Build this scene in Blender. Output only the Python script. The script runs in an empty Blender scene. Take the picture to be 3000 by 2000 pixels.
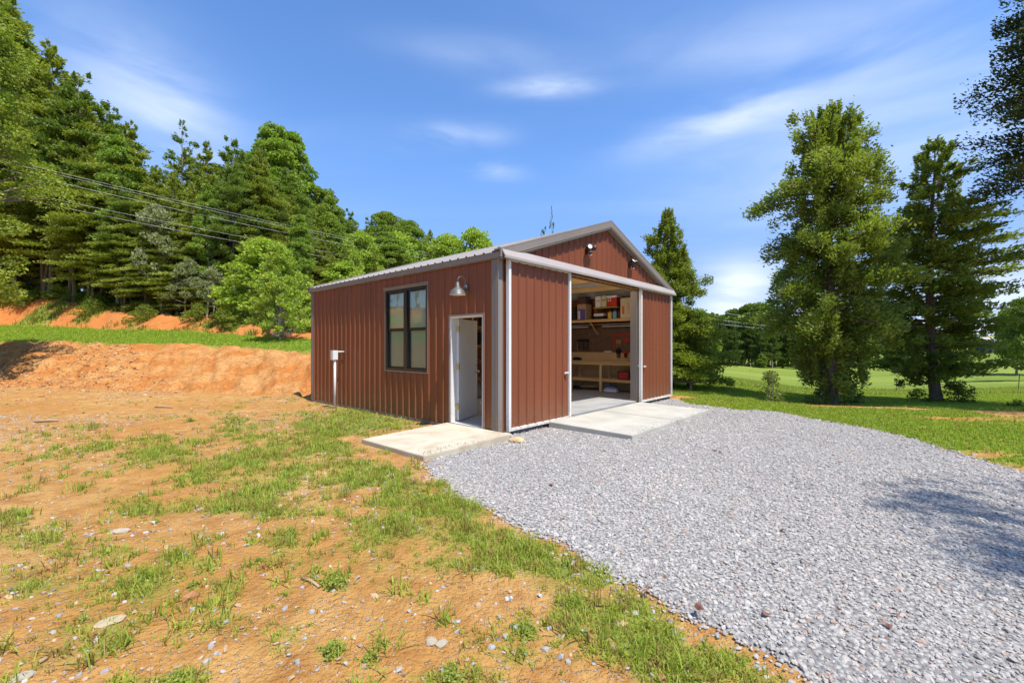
import bpy, math, random
import numpy as np
from mathutils import Vector, Matrix
R = math.radians
# ------------------------------------------------------------------ camera, sky, sun, exposure
scene = bpy.context.scene
col = scene.collection
CH = 1.557                                   # eye height; the camera stands at the world origin looking along +Y
cam = bpy.data.cameras.new('camera')
cam.lens = 1271.5 / 3000 * 36; cam.sensor_width = 36; cam.shift_y = 12.9 / 3000
cam.clip_start = .05; cam.clip_end = 3000
camo = bpy.data.objects.new('camera', cam); col.objects.link(camo)
camo.location = (0, 0, CH); camo.rotation_euler = (R(90), 0, 0)
scene.camera = camo
scene.view_settings.view_transform = 'Standard'; scene.view_settings.look = 'None'
scene.view_settings.exposure = 0.55; scene.view_settings.gamma = 1
SUN_EL = R(64); SUN_K = R(7); SUN_AZ = math.atan2(math.sin(.843) * math.cos(SUN_K) - math.cos(.843) * math.sin(SUN_K), -math.cos(.843) * math.cos(SUN_K) - math.sin(.843) * math.sin(SUN_K))      # azimuth from +Y towards +X
sd = Vector((math.sin(SUN_AZ) * math.cos(SUN_EL), math.cos(SUN_AZ) * math.cos(SUN_EL), math.sin(SUN_EL)))
sl = bpy.data.lights.new('sun', 'SUN'); sl.energy = 4.6; sl.angle = R(.55); sl.color = (1, .955, .88)
so = bpy.data.objects.new('sun', sl); col.objects.link(so)
so.rotation_euler = sd.to_track_quat('Z', 'Y').to_euler(); so.location = (20, -20, 40)

W = bpy.data.worlds.new('World'); scene.world = W; W.use_nodes = True
nt = W.node_tree; nt.nodes.clear()
def wn(t, **k):
    n = nt.nodes.new(t)
    for a, b in k.items(): setattr(n, a, b)
    return n
out = wn('ShaderNodeOutputWorld'); bg = wn('ShaderNodeBackground'); bg.inputs[1].default_value = .115
sky = wn('ShaderNodeTexSky', sky_type='NISHITA'); sky.sun_disc = False
sky.sun_elevation = SUN_EL; sky.sun_rotation = SUN_AZ; sky.altitude = 300; sky.air_density = 1.0; sky.dust_density = .35; sky.ozone_density = 3.2
def m2(op, a, b=None, c=None, clamp=False):
    n = wn('ShaderNodeMath', operation=op); n.use_clamp = clamp
    for i, v in enumerate((a, b, c)):
        if v is None: continue
        if isinstance(v, (int, float)): n.inputs[i].default_value = v
        else: nt.links.new(v, n.inputs[i])
    return n.outputs[0]
tc = wn('ShaderNodeTexCoord'); G = tc.outputs['Generated']
sep = wn('ShaderNodeSeparateXYZ'); nt.links.new(G, sep.inputs[0])
zc = m2('MAXIMUM', sep.outputs[2], .02)
px = m2('DIVIDE', sep.outputs[0], zc); py = m2('DIVIDE', sep.outputs[1], zc)   # where a ray meets the cloud layer overhead
cmb = wn('ShaderNodeCombineXYZ'); nt.links.new(px, cmb.inputs[0]); nt.links.new(py, cmb.inputs[1])
warp = wn('ShaderNodeTexNoise'); warp.inputs['Scale'].default_value = .7; warp.inputs['Detail'].default_value = 3
nt.links.new(cmb.outputs[0], warp.inputs['Vector'])
wv = wn('ShaderNodeVectorMath', operation='MULTIPLY_ADD'); nt.links.new(warp.outputs['Color'], wv.inputs[0]); wv.inputs[1].default_value = (1.6, .7, 0); nt.links.new(cmb.outputs[0], wv.inputs[2])
mp = wn('ShaderNodeMapping'); nt.links.new(wv.outputs[0], mp.inputs[0]); mp.inputs['Rotation'].default_value = (0, 0, R(18)); mp.inputs['Scale'].default_value = (.45, 1.25, 1)
cn = wn('ShaderNodeTexNoise'); cn.inputs['Scale'].default_value = .9; cn.inputs['Detail'].default_value = 6; cn.inputs['Roughness'].default_value = .45
nt.links.new(mp.outputs[0], cn.inputs['Vector'])
def ramp(v, a, b):
    n = wn('ShaderNodeMapRange', interpolation_type='SMOOTHSTEP'); nt.links.new(v, n.inputs[0]); n.inputs[1].default_value = a; n.inputs[2].default_value = b; return n.outputs[0]
veil = m2('MULTIPLY', ramp(cn.outputs['Fac'], .45, .85), .35)
def wisp(X, Y, rx, ry, k, tilt=0.0):     # a named patch of cirrus in the direction measured in the photo
    d = Vector(((X - 1500) / 1271.5, 1, (1013 - Y) / 1271.5)).normalized()
    rt = d.cross(Vector((0, 0, 1))).normalized(); up = rt.cross(d)
    rt2 = rt * math.cos(tilt) + up * math.sin(tilt); up2 = up * math.cos(tilt) - rt * math.sin(tilt)
    def dot(v):
        n = wn('ShaderNodeVectorMath', operation='DOT_PRODUCT'); nt.links.new(G, n.inputs[0]); n.inputs[1].default_value = v; return n.outputs['Value']
    a = m2('DIVIDE', dot(rt2), rx); b = m2('DIVIDE', dot(up2), ry)
    a = m2('SUBTRACT', a, 0); q = m2('ADD', m2('MULTIPLY', a, a), m2('MULTIPLY', b, b))
    f = m2('EXPONENT', m2('MULTIPLY', q, -1)); f = m2('MULTIPLY', f, m2('GREATER_THAN', dot(d), 0))
    return m2('MULTIPLY', f, k)
fine = wn('ShaderNodeTexNoise'); fine.inputs['Scale'].default_value = 2.6; fine.inputs['Detail'].default_value = 7; fine.inputs['Distortion'].default_value = .3
mpf = wn('ShaderNodeMapping'); nt.links.new(G, mpf.inputs[0]); mpf.inputs['Scale'].default_value = (1.2, 1.2, 4.5); nt.links.new(mpf.outputs[0], fine.inputs['Vector'])
tot = None
for w in [(1310, 405, .085, .022, 1.7, .12), (1600, 256, .075, .016, 1.8, 0), (1420, 495, .06, .018, 1.3, -.1), (2080, 360, .13, .028, 1.5, .12),
          (2560, 250, .30, .09, .55, .15), (2700, 470, .3, .09, .55, 0), (420, 300, .13, .10, .7, -.7), (560, 350, .12, .05, .5, -.5), (1450, 170, .16, .03, .45, -.1), (2160, 870, .07, .07, 2.2, 0), (2950, 900, .1, .06, 2.0, 0), (2250, 130, .25, .05, .5, -.2)]:
    f = wisp(*w); tot = f if tot is None else m2('ADD', tot, f)
wis = m2('MULTIPLY', tot, ramp(fine.outputs['Fac'], .25, .7))
haze = m2('MULTIPLY', m2('POWER', m2('SUBTRACT', 1, m2('MAXIMUM', sep.outputs[2], 0)), 5), .22)
cl = m2('ADD', m2('MULTIPLY', wis, .62), m2('ADD', m2('MULTIPLY', veil, .35), haze), clamp=True)
tint = wn('ShaderNodeMix', data_type='RGBA', blend_type='MULTIPLY'); tint.inputs[0].default_value = 1
nt.links.new(sky.outputs[0], tint.inputs[6]); tl = wn('ShaderNodeMix', data_type='RGBA'); nt.links.new(ramp(sep.outputs[2], .0, .42), tl.inputs[0]); tl.inputs[6].default_value = (.50, .55, .82, 1); tl.inputs[7].default_value = (.92, 1.22, 1.54, 1); nt.links.new(tl.outputs[2], tint.inputs[7])
mx = wn('ShaderNodeMix', data_type='RGBA'); nt.links.new(cl, mx.inputs[0]); nt.links.new(tint.outputs[2], mx.inputs[6]); mx.inputs[7].default_value = (5.6, 6.3, 7.6, 1)
nt.links.new(mx.outputs[2], bg.inputs[0]); nt.links.new(bg.outputs[0], out.inputs[0])

# ------------------------------------------------------------------ helpers
rng = np.random.default_rng(7); rnd = random.Random(5)
def mat(name, color, rough=.6, metal=0, build=None, spec=.5):
    m = bpy.data.materials.new(name); m.use_nodes = True
    b = m.node_tree.nodes['Principled BSDF']
    b.inputs['Base Color'].default_value = (*color, 1); b.inputs['Roughness'].default_value = rough; b.inputs['Metallic'].default_value = metal
    b.inputs['Specular IOR Level'].default_value = spec
    if build: build(m.node_tree, b)
    return m
def nd(t, typ, **k):
    n = t.nodes.new(typ)
    for a, b in k.items():
        if a in ('loc',): continue
        setattr(n, a, b)
    return n
def noise(t, scale, detail=4, vec=None, rough=.5, scl=None, src='Object'):
    n = nd(t, 'ShaderNodeTexNoise'); n.inputs['Scale'].default_value = scale; n.inputs['Detail'].default_value = detail; n.inputs['Roughness'].default_value = rough
    c = nd(t, 'ShaderNodeTexCoord')
    v = c.outputs[src] if vec is None else vec
    if scl:
        mm = nd(t, 'ShaderNodeMapping'); mm.inputs['Scale'].default_value = scl; t.links.new(v, mm.inputs[0]); v = mm.outputs[0]
    t.links.new(v, n.inputs['Vector']); return n.outputs['Fac']
def mr(t, v, a, b, c=0, d=1):
    n = nd(t, 'ShaderNodeMapRange'); t.links.new(v, n.inputs[0]); n.inputs[1].default_value = a; n.inputs[2].default_value = b; n.inputs[3].default_value = c; n.inputs[4].default_value = d; return n.outputs[0]
def mix(t, f, a, b, blend='MIX'):
    n = nd(t, 'ShaderNodeMix', data_type='RGBA', blend_type=blend)
    for s, v in ((0, f), (6, a), (7, b)):
        if isinstance(v, (int, float)): n.inputs[s].default_value = v
        elif isinstance(v, tuple): n.inputs[s].default_value = (*v, 1)
        else: t.links.new(v, n.inputs[s])
    return n.outputs[2]
def bump(t, b, h, strength, dist):
    n = nd(t, 'ShaderNodeBump'); n.inputs['Strength'].default_value = strength; n.inputs['Distance'].default_value = dist
    t.links.new(h, n.inputs['Height']); t.links.new(n.outputs[0], b.inputs['Normal'])
def varied(c1, c2, scale=3, bs=0, rough=.6, scl=None, metal=0, name='m', detail=5, bd=.01):
    def f(t, b):
        n = noise(t, scale, detail, scl=scl); t.links.new(mix(t, mr(t, n, .3, .7), c1, c2), b.inputs['Base Color'])
        t.links.new(mr(t, n, .3, .7, rough - .07, rough + .07), b.inputs['Roughness'])
        if bs: bump(t, b, noise(t, scale * 8, 4, scl=scl), bs, bd)
    return mat(name, c1, rough, metal, f)
def foliage_mat(name, base, trans=.4):
    m = bpy.data.materials.new(name); m.use_nodes = True; t = m.node_tree; t.nodes.clear(); base = (1.14, 1.0, .82)
    o = nd(t, 'ShaderNodeOutputMaterial'); d = nd(t, 'ShaderNodeBsdfPrincipled'); tr = nd(t, 'ShaderNodeBsdfTranslucent'); ms = nd(t, 'ShaderNodeMixShader')
    a = nd(t, 'ShaderNodeAttribute', attribute_name='Col')
    c = mix(t, 1.0, a.outputs['Color'], base, 'MULTIPLY'); t.links.new(c, d.inputs['Base Color']); d.inputs['Roughness'].default_value = .55; d.inputs['Specular IOR Level'].default_value = .25
    c2 = mix(t, 1.0, c, (1.25, 1.35, .55), 'MULTIPLY'); t.links.new(c2, tr.inputs[0]); ms.inputs[0].default_value = trans
    t.links.new(d.outputs[0], ms.inputs[1]); t.links.new(tr.outputs[0], ms.inputs[2]); t.links.new(ms.outputs[0], o.inputs[0]); return m
def colattr_mat(name, rough=.8):
    def f(t, b):
        a = nd(t, 'ShaderNodeAttribute', attribute_name='Col'); n = noise(t, 60, 3)
        t.links.new(mix(t, 1.0, a.outputs['Color'], mix(t, mr(t, n, .3, .7), (.85, .85, .85), (1.1, 1.1, 1.1)), 'MULTIPLY'), b.inputs['Base Color'])
    return mat(name, (.5, .5, .5), rough, 0, f)

def fast(name, V, F, m=None, C=None, parent=None, smooth=False, attr='Col'):
    V = np.asarray(V, np.float32); F = np.asarray(F, np.int32); k = F.shape[1]
    me = bpy.data.meshes.new(name); me.vertices.add(len(V)); me.vertices.foreach_set('co', V.ravel())
    me.loops.add(F.size); me.loops.foreach_set('vertex_index', F.ravel())
    me.polygons.add(len(F)); me.polygons.foreach_set('loop_start', np.arange(0, F.size, k, dtype=np.int32))
    me.polygons.foreach_set('use_smooth', np.full(len(F), smooth))
    me.update(calc_edges=True)
    if C is not None:
        C = np.asarray(C, np.float32)
        if C.shape[1] == 3: C = np.hstack([C, np.ones((len(C), 1), np.float32)])
        a = me.color_attributes.new(attr, 'FLOAT_COLOR', 'POINT'); a.data.foreach_set('color', C.ravel())
    if m: me.materials.append(m)
    o = bpy.data.objects.new(name, me); col.objects.link(o)
    if parent: o.parent = parent
    return o
def tag(o, label=None, cat=None, group=None, kind=None):
    if label: o['label'] = label
    if cat: o['category'] = cat
    if group: o['group'] = group
    if kind: o['kind'] = kind
    return o
def empty(name, loc=(0, 0, 0), rz=0, label=None, cat=None, group=None):
    o = bpy.data.objects.new(name, None); col.objects.link(o); o.location = loc; o.rotation_euler = (0, 0, rz); o.empty_display_size = .2
    return tag(o, label, cat, group)
class MB:
    def __init__(s): s.v = []; s.f = []
    def quad(s, *p): n = len(s.v); s.v += [tuple(q) for q in p]; s.f.append(tuple(range(n, n + len(p)))); return s
    def box(s, x0, x1, y0, y1, z0, z1, M=None):
        n = len(s.v); P = [(x, y, z) for z in (z0, z1) for y in (y0, y1) for x in (x0, x1)]
        if M is not None: P = [tuple(M @ Vector(p)) for p in P]
        s.v += P; s.f += [tuple(n + i for i in q) for q in ((0, 2, 3, 1), (4, 5, 7, 6), (0, 1, 5, 4), (2, 6, 7, 3), (0, 4, 6, 2), (1, 3, 7, 5))]; return s
    def tube(s, pts, r, n=10, caps=True):
        pts = [Vector(p) for p in pts]; rs = r if isinstance(r, (list, tuple)) else [r] * len(pts); base = len(s.v); prev = None
        for i, p in enumerate(pts):
            d = (pts[min(i + 1, len(pts) - 1)] - pts[max(i - 1, 0)]).normalized()
            a = d.orthogonal().normalized() if prev is None else (prev - d * prev.dot(d)).normalized()
            prev = a; b = d.cross(a)
            for k in range(n):
                t = 2 * math.pi * k / n; s.v.append(tuple(p + (a * math.cos(t) + b * math.sin(t)) * rs[i]))
        for i in range(len(pts) - 1):
            for k in range(n):
                a = base + i * n + k; b = base + i * n + (k + 1) % n; s.f.append((a, b, b + n, a + n))
        if caps:
            s.f.append(tuple(base + k for k in reversed(range(n)))); s.f.append(tuple(base + (len(pts) - 1) * n + k for k in range(n)))
        return s
    def lathe(s, prof, n=24, o=(0, 0, 0), M=None):
        base = len(s.v); o = Vector(o)
        for r, z in prof:
            for k in range(n):
                t = 2 * math.pi * k / n; p = Vector((r * math.cos(t), r * math.sin(t), z))
                s.v.append(tuple((M @ p if M is not None else p) + o))
        for i in range(len(prof) - 1):
            for k in range(n):
                a = base + i * n + k; b = base + i * n + (k + 1) % n; s.f.append((a, b, b + n, a + n))
        return s
    def prism(s, poly, f, t0, t1):      # poly 2-D, f(p, t) -> 3-D
        n = len(s.v); k = len(poly); s.v += [tuple(f(p, t0)) for p in poly] + [tuple(f(p, t1)) for p in poly]
        s.f.append(tuple(range(n, n + k))); s.f.append(tuple(reversed(range(n + k, n + 2 * k))))
        for i in range(k): j = (i + 1) % k; s.f.append((n + i, n + k + i, n + k + j, n + j))
        return s
    def build(s, name, m, parent=None, smooth=False, bevel=0):
        me = bpy.data.meshes.new(name); me.from_pydata(s.v, [], s.f); me.materials.append(m)
        if smooth: me.polygons.foreach_set('use_smooth', [True] * len(me.polygons))
        me.update(); o = bpy.data.objects.new(name, me); col.objects.link(o)
        if parent: o.parent = parent
        import bmesh
        bm = bmesh.new(); bm.from_mesh(me); bmesh.ops.recalc_face_normals(bm, faces=bm.faces)
        if bevel: bmesh.ops.bevel(bm, geom=bm.edges[:], offset=bevel, segments=2, affect='EDGES', clamp_overlap=True)
        bm.to_mesh(me); bm.free()
        return o
def copy_tree(o, parent=None):
    c = o.copy(); col.objects.link(c)
    if parent: c.parent = parent
    for ch in list(o.children): copy_tree(ch, c)
    return c
# value noise
def vnoise(x, y, seed=0):
    xi = np.floor(x).astype(np.int64); yi = np.floor(y).astype(np.int64); xf = x - xi; yf = y - yi
    def h(a, b):
        n = (a * 374761393 + b * 668265263 + seed * 144665) & 0xffffffff
        n = ((n ^ (n >> 13)) * 1274126177) & 0xffffffff; return ((n ^ (n >> 16)) & 0xffff) / 65535.
    u = xf * xf * (3 - 2 * xf); v = yf * yf * (3 - 2 * yf)
    return (h(xi, yi) * (1 - u) + h(xi + 1, yi) * u) * (1 - v) + (h(xi, yi + 1) * (1 - u) + h(xi + 1, yi + 1) * u) * v
def fbm(x, y, o=4, seed=0):
    s = 0; a = .5; t = 0
    for i in range(o): s = s + a * vnoise(x * 2**i, y * 2**i, seed + i); t += a; a *= .5
    return s / t
def sstep(a, b, x): t = np.clip((x - a) / (b - a), 0, 1); return t * t * (3 - 2 * t)

# ------------------------------------------------------------------ terrain
BA = .843; BC = np.array([-.247, 7.582]); EX = np.array([math.cos(BA), math.sin(BA)]); EY = np.array([-math.sin(BA), math.cos(BA)])
BW, BL = 7.55, 7.36
def bw(x, y): return BC + EX * x + EY * y
def gpt(X, Y, z=0.):   # a point measured on the level ground, from full-size photo coordinates
    d = (CH - z) * 1271.5 / (Y - 1013); return ((X - 1500) / 1271.5 * d, d)
K = 1.2755
GR = [gpt(a * K, b * K) for a, b in [(1150, 1010), (1060, 1025), (1000, 1038), (965, 1058), (985, 1085), (1020, 1108), (1040, 1140), (1075, 1158), (1130, 1180), (1185, 1215), (1250, 1245), (1310, 1285), (1390, 1318), (1450, 1362), (1490, 1378), (1560, 1428), (1640, 1470), (1720, 1512), (1850, 1575), (2000, 1640)]]
GR += [(1.9, 1.2), (2.6, -1.5), (4, -6), (16, -6), (13, 3), (9.6, 6.6)]
GR += [gpt(a * K, b * K) for a, b in [(2352, 1080), (2200, 1037), (2100, 1008), (2000, 985), (1900, 968), (1840, 955), (1780, 945), (1700, 938), (1640, 930), (1585, 925)]]
GR += [tuple(bw(7.7, -.3)), tuple(bw(7.4, .0)), tuple(bw(.2, 0))]
GR = np.array(GR)
def sdf(P, poly):
    d = np.full(len(P), 1e9); ins = np.zeros(len(P), bool); n = len(poly)
    for i in range(n):
        a = poly[i]; b = poly[(i + 1) % n]; e = b - a; w = P - a
        t = np.clip((w @ e) / (e @ e), 0, 1); q = w - t[:, None] * e; d = np.minimum(d, (q**2).sum(1))
        c = ((a[1] <= P[:, 1]) & (b[1] > P[:, 1])) | ((b[1] <= P[:, 1]) & (a[1] > P[:, 1]))
        with np.errstate(divide='ignore', invalid='ignore'):
            xx = a[0] + (P[:, 1] - a[1]) / (b[1] - a[1]) * e[0]
        ins ^= c & (P[:, 0] < xx)
    return np.where(ins, -1, 1) * np.sqrt(d)
LT = [-1.6, -1.18, -.83, -.46, -.15, .2]
LD = np.array([[17.2, 24.5, 31, 34.5, 60, 120, 400], [16.6, 24, 31, 34, 60, 120, 400], [15.2, 22.5, 28, 30.3, 60, 120, 400], [13.4, 19, 23, 24.6, 60, 120, 400], [14.6, 19, 23, 25, 60, 120, 400], [14.6, 19, 23, 25, 60, 120, 400]])
LZ = np.array([[0, 1.9, 3.1, 6.1, 9, 11, 12], [0, 1.84, 3.0, 5.75, 8, 10, 12], [0, 1.72, 2.5, 3.7, 6, 8, 10], [0, 1.36, 1.87, 2.3, 4, 6, 8], [0, 1.0, 1.3, 1.6, 2.6, 3, 4], [0, .2, .2, .2, 0, -1, -1]])
RT = [.25, .43, .74, 1.0, 1.18, 1.5]
RD = np.array([10.5, 14, 18, 25, 35, 60, 90, 150, 400.])
RZ = np.array([[0, 0, 0, -.2, -.9, -2.0, -2.8, -4.2, -2], [0, -.08, -.1, -.4, -1.0, -2.0, -2.8, -4.2, -2], [0, -.3, -.55, -1.3, -2.2, -3.2, -4, -4.3, -2], [0, -.3, -.55, -1.3, -2.2, -3.1, -2.0, 3.2, 9], [0, -.3, -.5, -1.1, -2.0, -2.8, -.5, 4.5, 12], [0, -.3, -.5, -1, -1.6, -2, 0, 5, 14]])
def colinterp(t, T, A):    # interpolate rows of A over T
    t = np.clip(t, T[0], T[-1]); i = np.clip(np.searchsorted(T, t) - 1, 0, len(T) - 2); w = (t - np.array(T)[i]) / (np.array(T)[i + 1] - np.array(T)[i]); w = w * w * (3 - 2 * w)
    return A[i] * (1 - w[:, None]) + A[i + 1] * w[:, None]
def prof(d, D, Z):
    z = np.zeros(len(d)); z = np.where(d <= D[:, 0], Z[:, 0], z)
    for j in range(D.shape[1] - 1):
        m = (d > D[:, j]) & (d <= D[:, j + 1]); w = np.clip((d - D[:, j]) / (D[:, j + 1] - D[:, j]), 0, 1)
        w = .35 * w * w * (3 - 2 * w) + .65 * w
        z = np.where(m, Z[:, j] * (1 - w) + Z[:, j + 1] * w, z)
    return np.where(d > D[:, -1], Z[:, -1], z)
def zones(u, d):
    d0 = d; d = np.maximum(d, np.minimum(-u * .845, 60)); t = u / np.maximum(d, .5)
    D = colinterp(t, LT, LD); wl = 1 - sstep(-.1, .2, t)
    wob = (fbm(u * .35, d * .35, 3, 11) - .5)
    dn = d + wob * 1.0
    bank1 = sstep(-.6, .6, dn - D[:, 0]) * (1 - sstep(-.25, .1, dn - D[:, 1])) * wl
    bench = sstep(-.25, .1, dn - D[:, 1]) * (1 - sstep(-.25, .25, dn - D[:, 2])) * wl
    bank2 = sstep(-.25, .25, dn - D[:, 2]) * (1 - sstep(-.3, .8, dn - D[:, 3])) * wl
    forest = sstep(-.3, .8, dn - D[:, 3]) * wl
    return t, D, wl, bank1, bench, bank2, forest
def height(u, d):
    u = np.atleast_1d(np.asarray(u, float)); d = np.atleast_1d(np.asarray(d, float))
    de = np.maximum(d, np.minimum(-u * .845, 60)); t = u / np.maximum(de, .5)
    D = colinterp(t, LT, LD); Z = colinterp(t, LT, LZ)
    zl = prof(np.maximum(de, 0), D, Z)
    zr = prof(np.maximum(d, 0), np.tile(RD, (len(d), 1)), colinterp(t, RT, RZ))
    w = 1 - sstep(-.1, .2, t)
    z = zl * w + zr * (1 - w)
    _, _, _, b1, be, b2, fo = zones(u, d)
    # rills and clods of the cut banks
    rr = fbm(u * .9 + d * .5, d * .25 - u * .1, 4, 3)
    gl = 1 - np.abs(2 * fbm(u * .75 + d * .45, d * .16 - u * .05, 4, 3) - 1); g2 = 1 - np.abs(2 * fbm(u * 1.9 + d * .9, d * .5, 4, 7) - 1)
    z += b1 * ((rr - .5) * .22 - sstep(.80, 1, gl) * .22 - sstep(.78, 1, g2) * .10 + (fbm(u * 4.5, d * 4.5, 4, 5) - .5) * .12)
    z += b2 * ((fbm(u * .8, d * .3, 4, 8) - .5) * .5 + (fbm(u * 2.5, d * 2.5, 3, 9) - .5) * .25)
    far = sstep(25, 60, d); z += far * (fbm(u * .05, d * .05, 3, 21) - .5) * .5
    near = (1 - sstep(12, 16, np.hypot(u, d)))
    z += (1 - b1) * (1 - b2) * ((fbm(u * .5, d * .5, 3, 31) - .5) * .06 + (fbm(u * 1.7 + d, d * 1.1, 4, 33) - .5) * .03 * sstep(.35, .7, fbm(u * .6, d * .6, 2, 35)) + (fbm(u * 9, d * 9, 3, 37) - .5) * .007 * (1 - sstep(8, 14, d)))
    # level pad under the building and its slabs
    P = np.stack([u, d], 1) - BC; bx = P @ EX; by = P @ EY
    db = np.maximum(np.maximum(-2.1 - bx, bx - BW - .3), np.maximum(-2.2 - by, by - BL - .3)); z = z * sstep(0, 1.5, db) + (-.035) * (1 - sstep(0, .5, db))
    s = sdf(np.stack([u, d], 1), GR); z = z - .045 * (1 - sstep(-.40, -.12, s)) * (np.abs(d) < 40)
    return z
def hz(u, d): return float(height(u, d)[0])

# grass cover, painted from patches measured on the ground (display-size photo coordinates)
PATCH = [(600, 1085, 290, 115, .62), (880, 1235, 300, 125, .62), (230, 1330, 330, 120, .42), (1350, 1420, 260, 100, .5), (600, 1380, 300, 90, .40), (250, 1040, 260, 50, .30), (1150, 1480, 300, 90, .42), (800, 962, 130, 26, 1.5), (735, 985, 60, 35, 1.3), (760, 1030, 55, 32, 1.2), (860, 1095, 80, 36, 1.2), (905, 1140, 80, 34, 1.2), (1030, 1168, 115, 32, 1.5), (960, 1225, 130, 38, 1.1), (1090, 1235, 110, 34, 1.2), (1200, 1262, 110, 36, 1.3), (1290, 1300, 105, 40, 1.3), (1370, 1330, 60, 26, 1.2),
         (1330, 1395, 90, 48, 1.1), (1420, 1402, 90, 52, 1.2), (1480, 1470, 110, 50, 1.1), (1250, 1345, 60, 34, .8), (1650, 1520, 110, 46, 1.2), (1540, 1540, 90, 40, .9), (1750, 1560, 80, 24, 1),
         (590, 1062, 80, 26, .95), (640, 1020, 60, 22, .9), (620, 1112, 85, 24, 1.0), (570, 1150, 50, 30, 1.2), (505, 1165, 60, 22, .9), (330, 1042, 130, 22, .75), (300, 1160, 80, 26, .8), (480, 1098, 60, 18, .8), (540, 968, 42, 16, .9), (400, 1245, 110, 30, .5),
         (90, 1240, 90, 36, .9), (40, 1195, 50, 26, .8), (70, 1345, 110, 40, .7), (330, 1345, 90, 55, .8), (390, 1275, 60, 26, .8), (520, 1345, 60, 30, .8), (470, 1230, 60, 24, .7), (720, 1190, 60, 26, .8), (660, 1245, 90, 30, .8), (770, 1345, 36, 24, 1.4), (1080, 1300, 60, 26, .6),
         (640, 1180, 70, 26, .8), (250, 1265, 60, 20, .6), (980, 1120, 60, 20, .5), (760, 1495, 36, 22, 1.2), (420, 1552, 70, 24, 1.1), (300, 1560, 60, 18, 1.0), (1060, 1550, 120, 26, 1.0), (1180, 1500, 80, 40, .7), (1200, 1440, 40, 30, 1.0), (900, 1300, 60, 20, .5), (160, 1030, 60, 14, .5), (210, 1125, 70, 16, .5), (500, 890, 26, 10, .7), (330, 958, 70, 12, .35), (200, 985, 60, 12, .3)]
def cover(u, d):
    X = 1176 + u / np.maximum(d, .4) * 996.9; Y = 794.2 + (CH / np.maximum(d, .4)) * 996.9
    n = fbm(u * 2.6, d * 2.6, 5, 41); n2 = fbm(u * .7, d * .7, 3, 47)
    g = np.zeros(len(u))
    for cx, cy, rx, ry, k in PATCH: g = np.maximum(g, k * np.exp(-(((X - cx) / rx)**2 + ((Y - cy) / ry)**2)))
    t, D, wl, b1, be, b2, fo = zones(u, d)
    g = g * np.clip(-.25 + 2.3 * n, 0, 2) + np.clip((n - .56) * 1.6, 0, .5) * (n2 > .38)
    g = np.where(d < 1.4, .8 * n, g)
    g = g * (1 - sstep(13, 15, d))
    g = np.maximum(g, be * (1.15 - .5 * (n2 < .36)))
    g = np.maximum(g, b2 * np.clip((fbm(u * .6, d * .9, 3, 61) - .5) * 5, 0, 1))
    g = np.maximum(g, b1 * np.clip((n2 - .66) * 3, 0, .3)); g = np.maximum(g, fo * .5)
    # right-hand verge and meadow
    wr = sstep(.22, .32, t) * sstep(7.5, 8.5, d + u * .35)
    bare = fbm(u * .45 + d * .15, d * .9, 4, 71)
    sd_ = sdf(np.stack([u, d], 1), GR)
    strip = (1 - .8 * sstep(4.6, 6.3, u) * (sd_ < 2)) * np.exp(-((sd_ - 1.0) / .6)**2) * sstep(.34, .50, bare) + np.exp(-((sd_ - 3.4) / .9)**2) * sstep(.38, .52, fbm(u * .4, d * .4, 3, 77)) * 1.1 + .5 * sstep(.6, .7, bare)
    right = 1.1 - np.clip(strip * 1.5, 0, 1.05)
    right = np.where(d > 24, 1.1, right)
    g = np.maximum(g, wr * right) ; g = np.where((t > .1) & (d > 16), np.maximum(g, 1), g)
    g = np.where(sd_ < -.05, 0, g)
    return np.clip(g, 0, 1.2), (b1, be, b2, fo, wr)

def build_ground():
    an = np.concatenate([np.radians(np.arange(-180, -60, 4.)), np.radians(np.arange(-60, 60, .3)), np.radians(np.arange(60, 180, 4.))])
    r = [0.35]
    while r[-1] < 1500: r.append(r[-1] * (1.014 if r[-1] < 60 else 1.05))
    r = np.array(r); A, Rr = np.meshgrid(an, r); u = (Rr * np.sin(A)).ravel(); d = (Rr * np.cos(A)).ravel()
    z = height(u, d); z = np.where((d < 0) & (u > 0), np.clip(z, -.2, .2), z)
    g, (b1, be, b2, fo, wr) = cover(u, d)
    peb = np.clip((fbm(u * .45, d * .45, 3, 51) - .42) * 4, 0, 1) * (1 - b1)
    V = np.vstack([np.stack([u, d, z], 1), [[0, 0, hz(0.01, .3)]]])
    n = len(an); m = len(r); i, j = np.meshgrid(np.arange(m - 1), np.arange(n), indexing='ij'); j2 = (j + 1) % n
    F = np.stack([i * n + j, i * n + j2, (i + 1) * n + j2, (i + 1) * n + j], 2).reshape(-1, 4)[:, ::-1]
    C = np.stack([np.clip(g, 0, 1), peb, np.clip(b1 + 1.0 * b2, 0, 1), np.clip(b2 + fo, 0, 1)], 1); C = np.vstack([C, [[0, 0, 0, 0]]])
    o = fast('ground', V, F, soil, C, smooth=True, attr='Zone'); tag(o, kind='structure')
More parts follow.
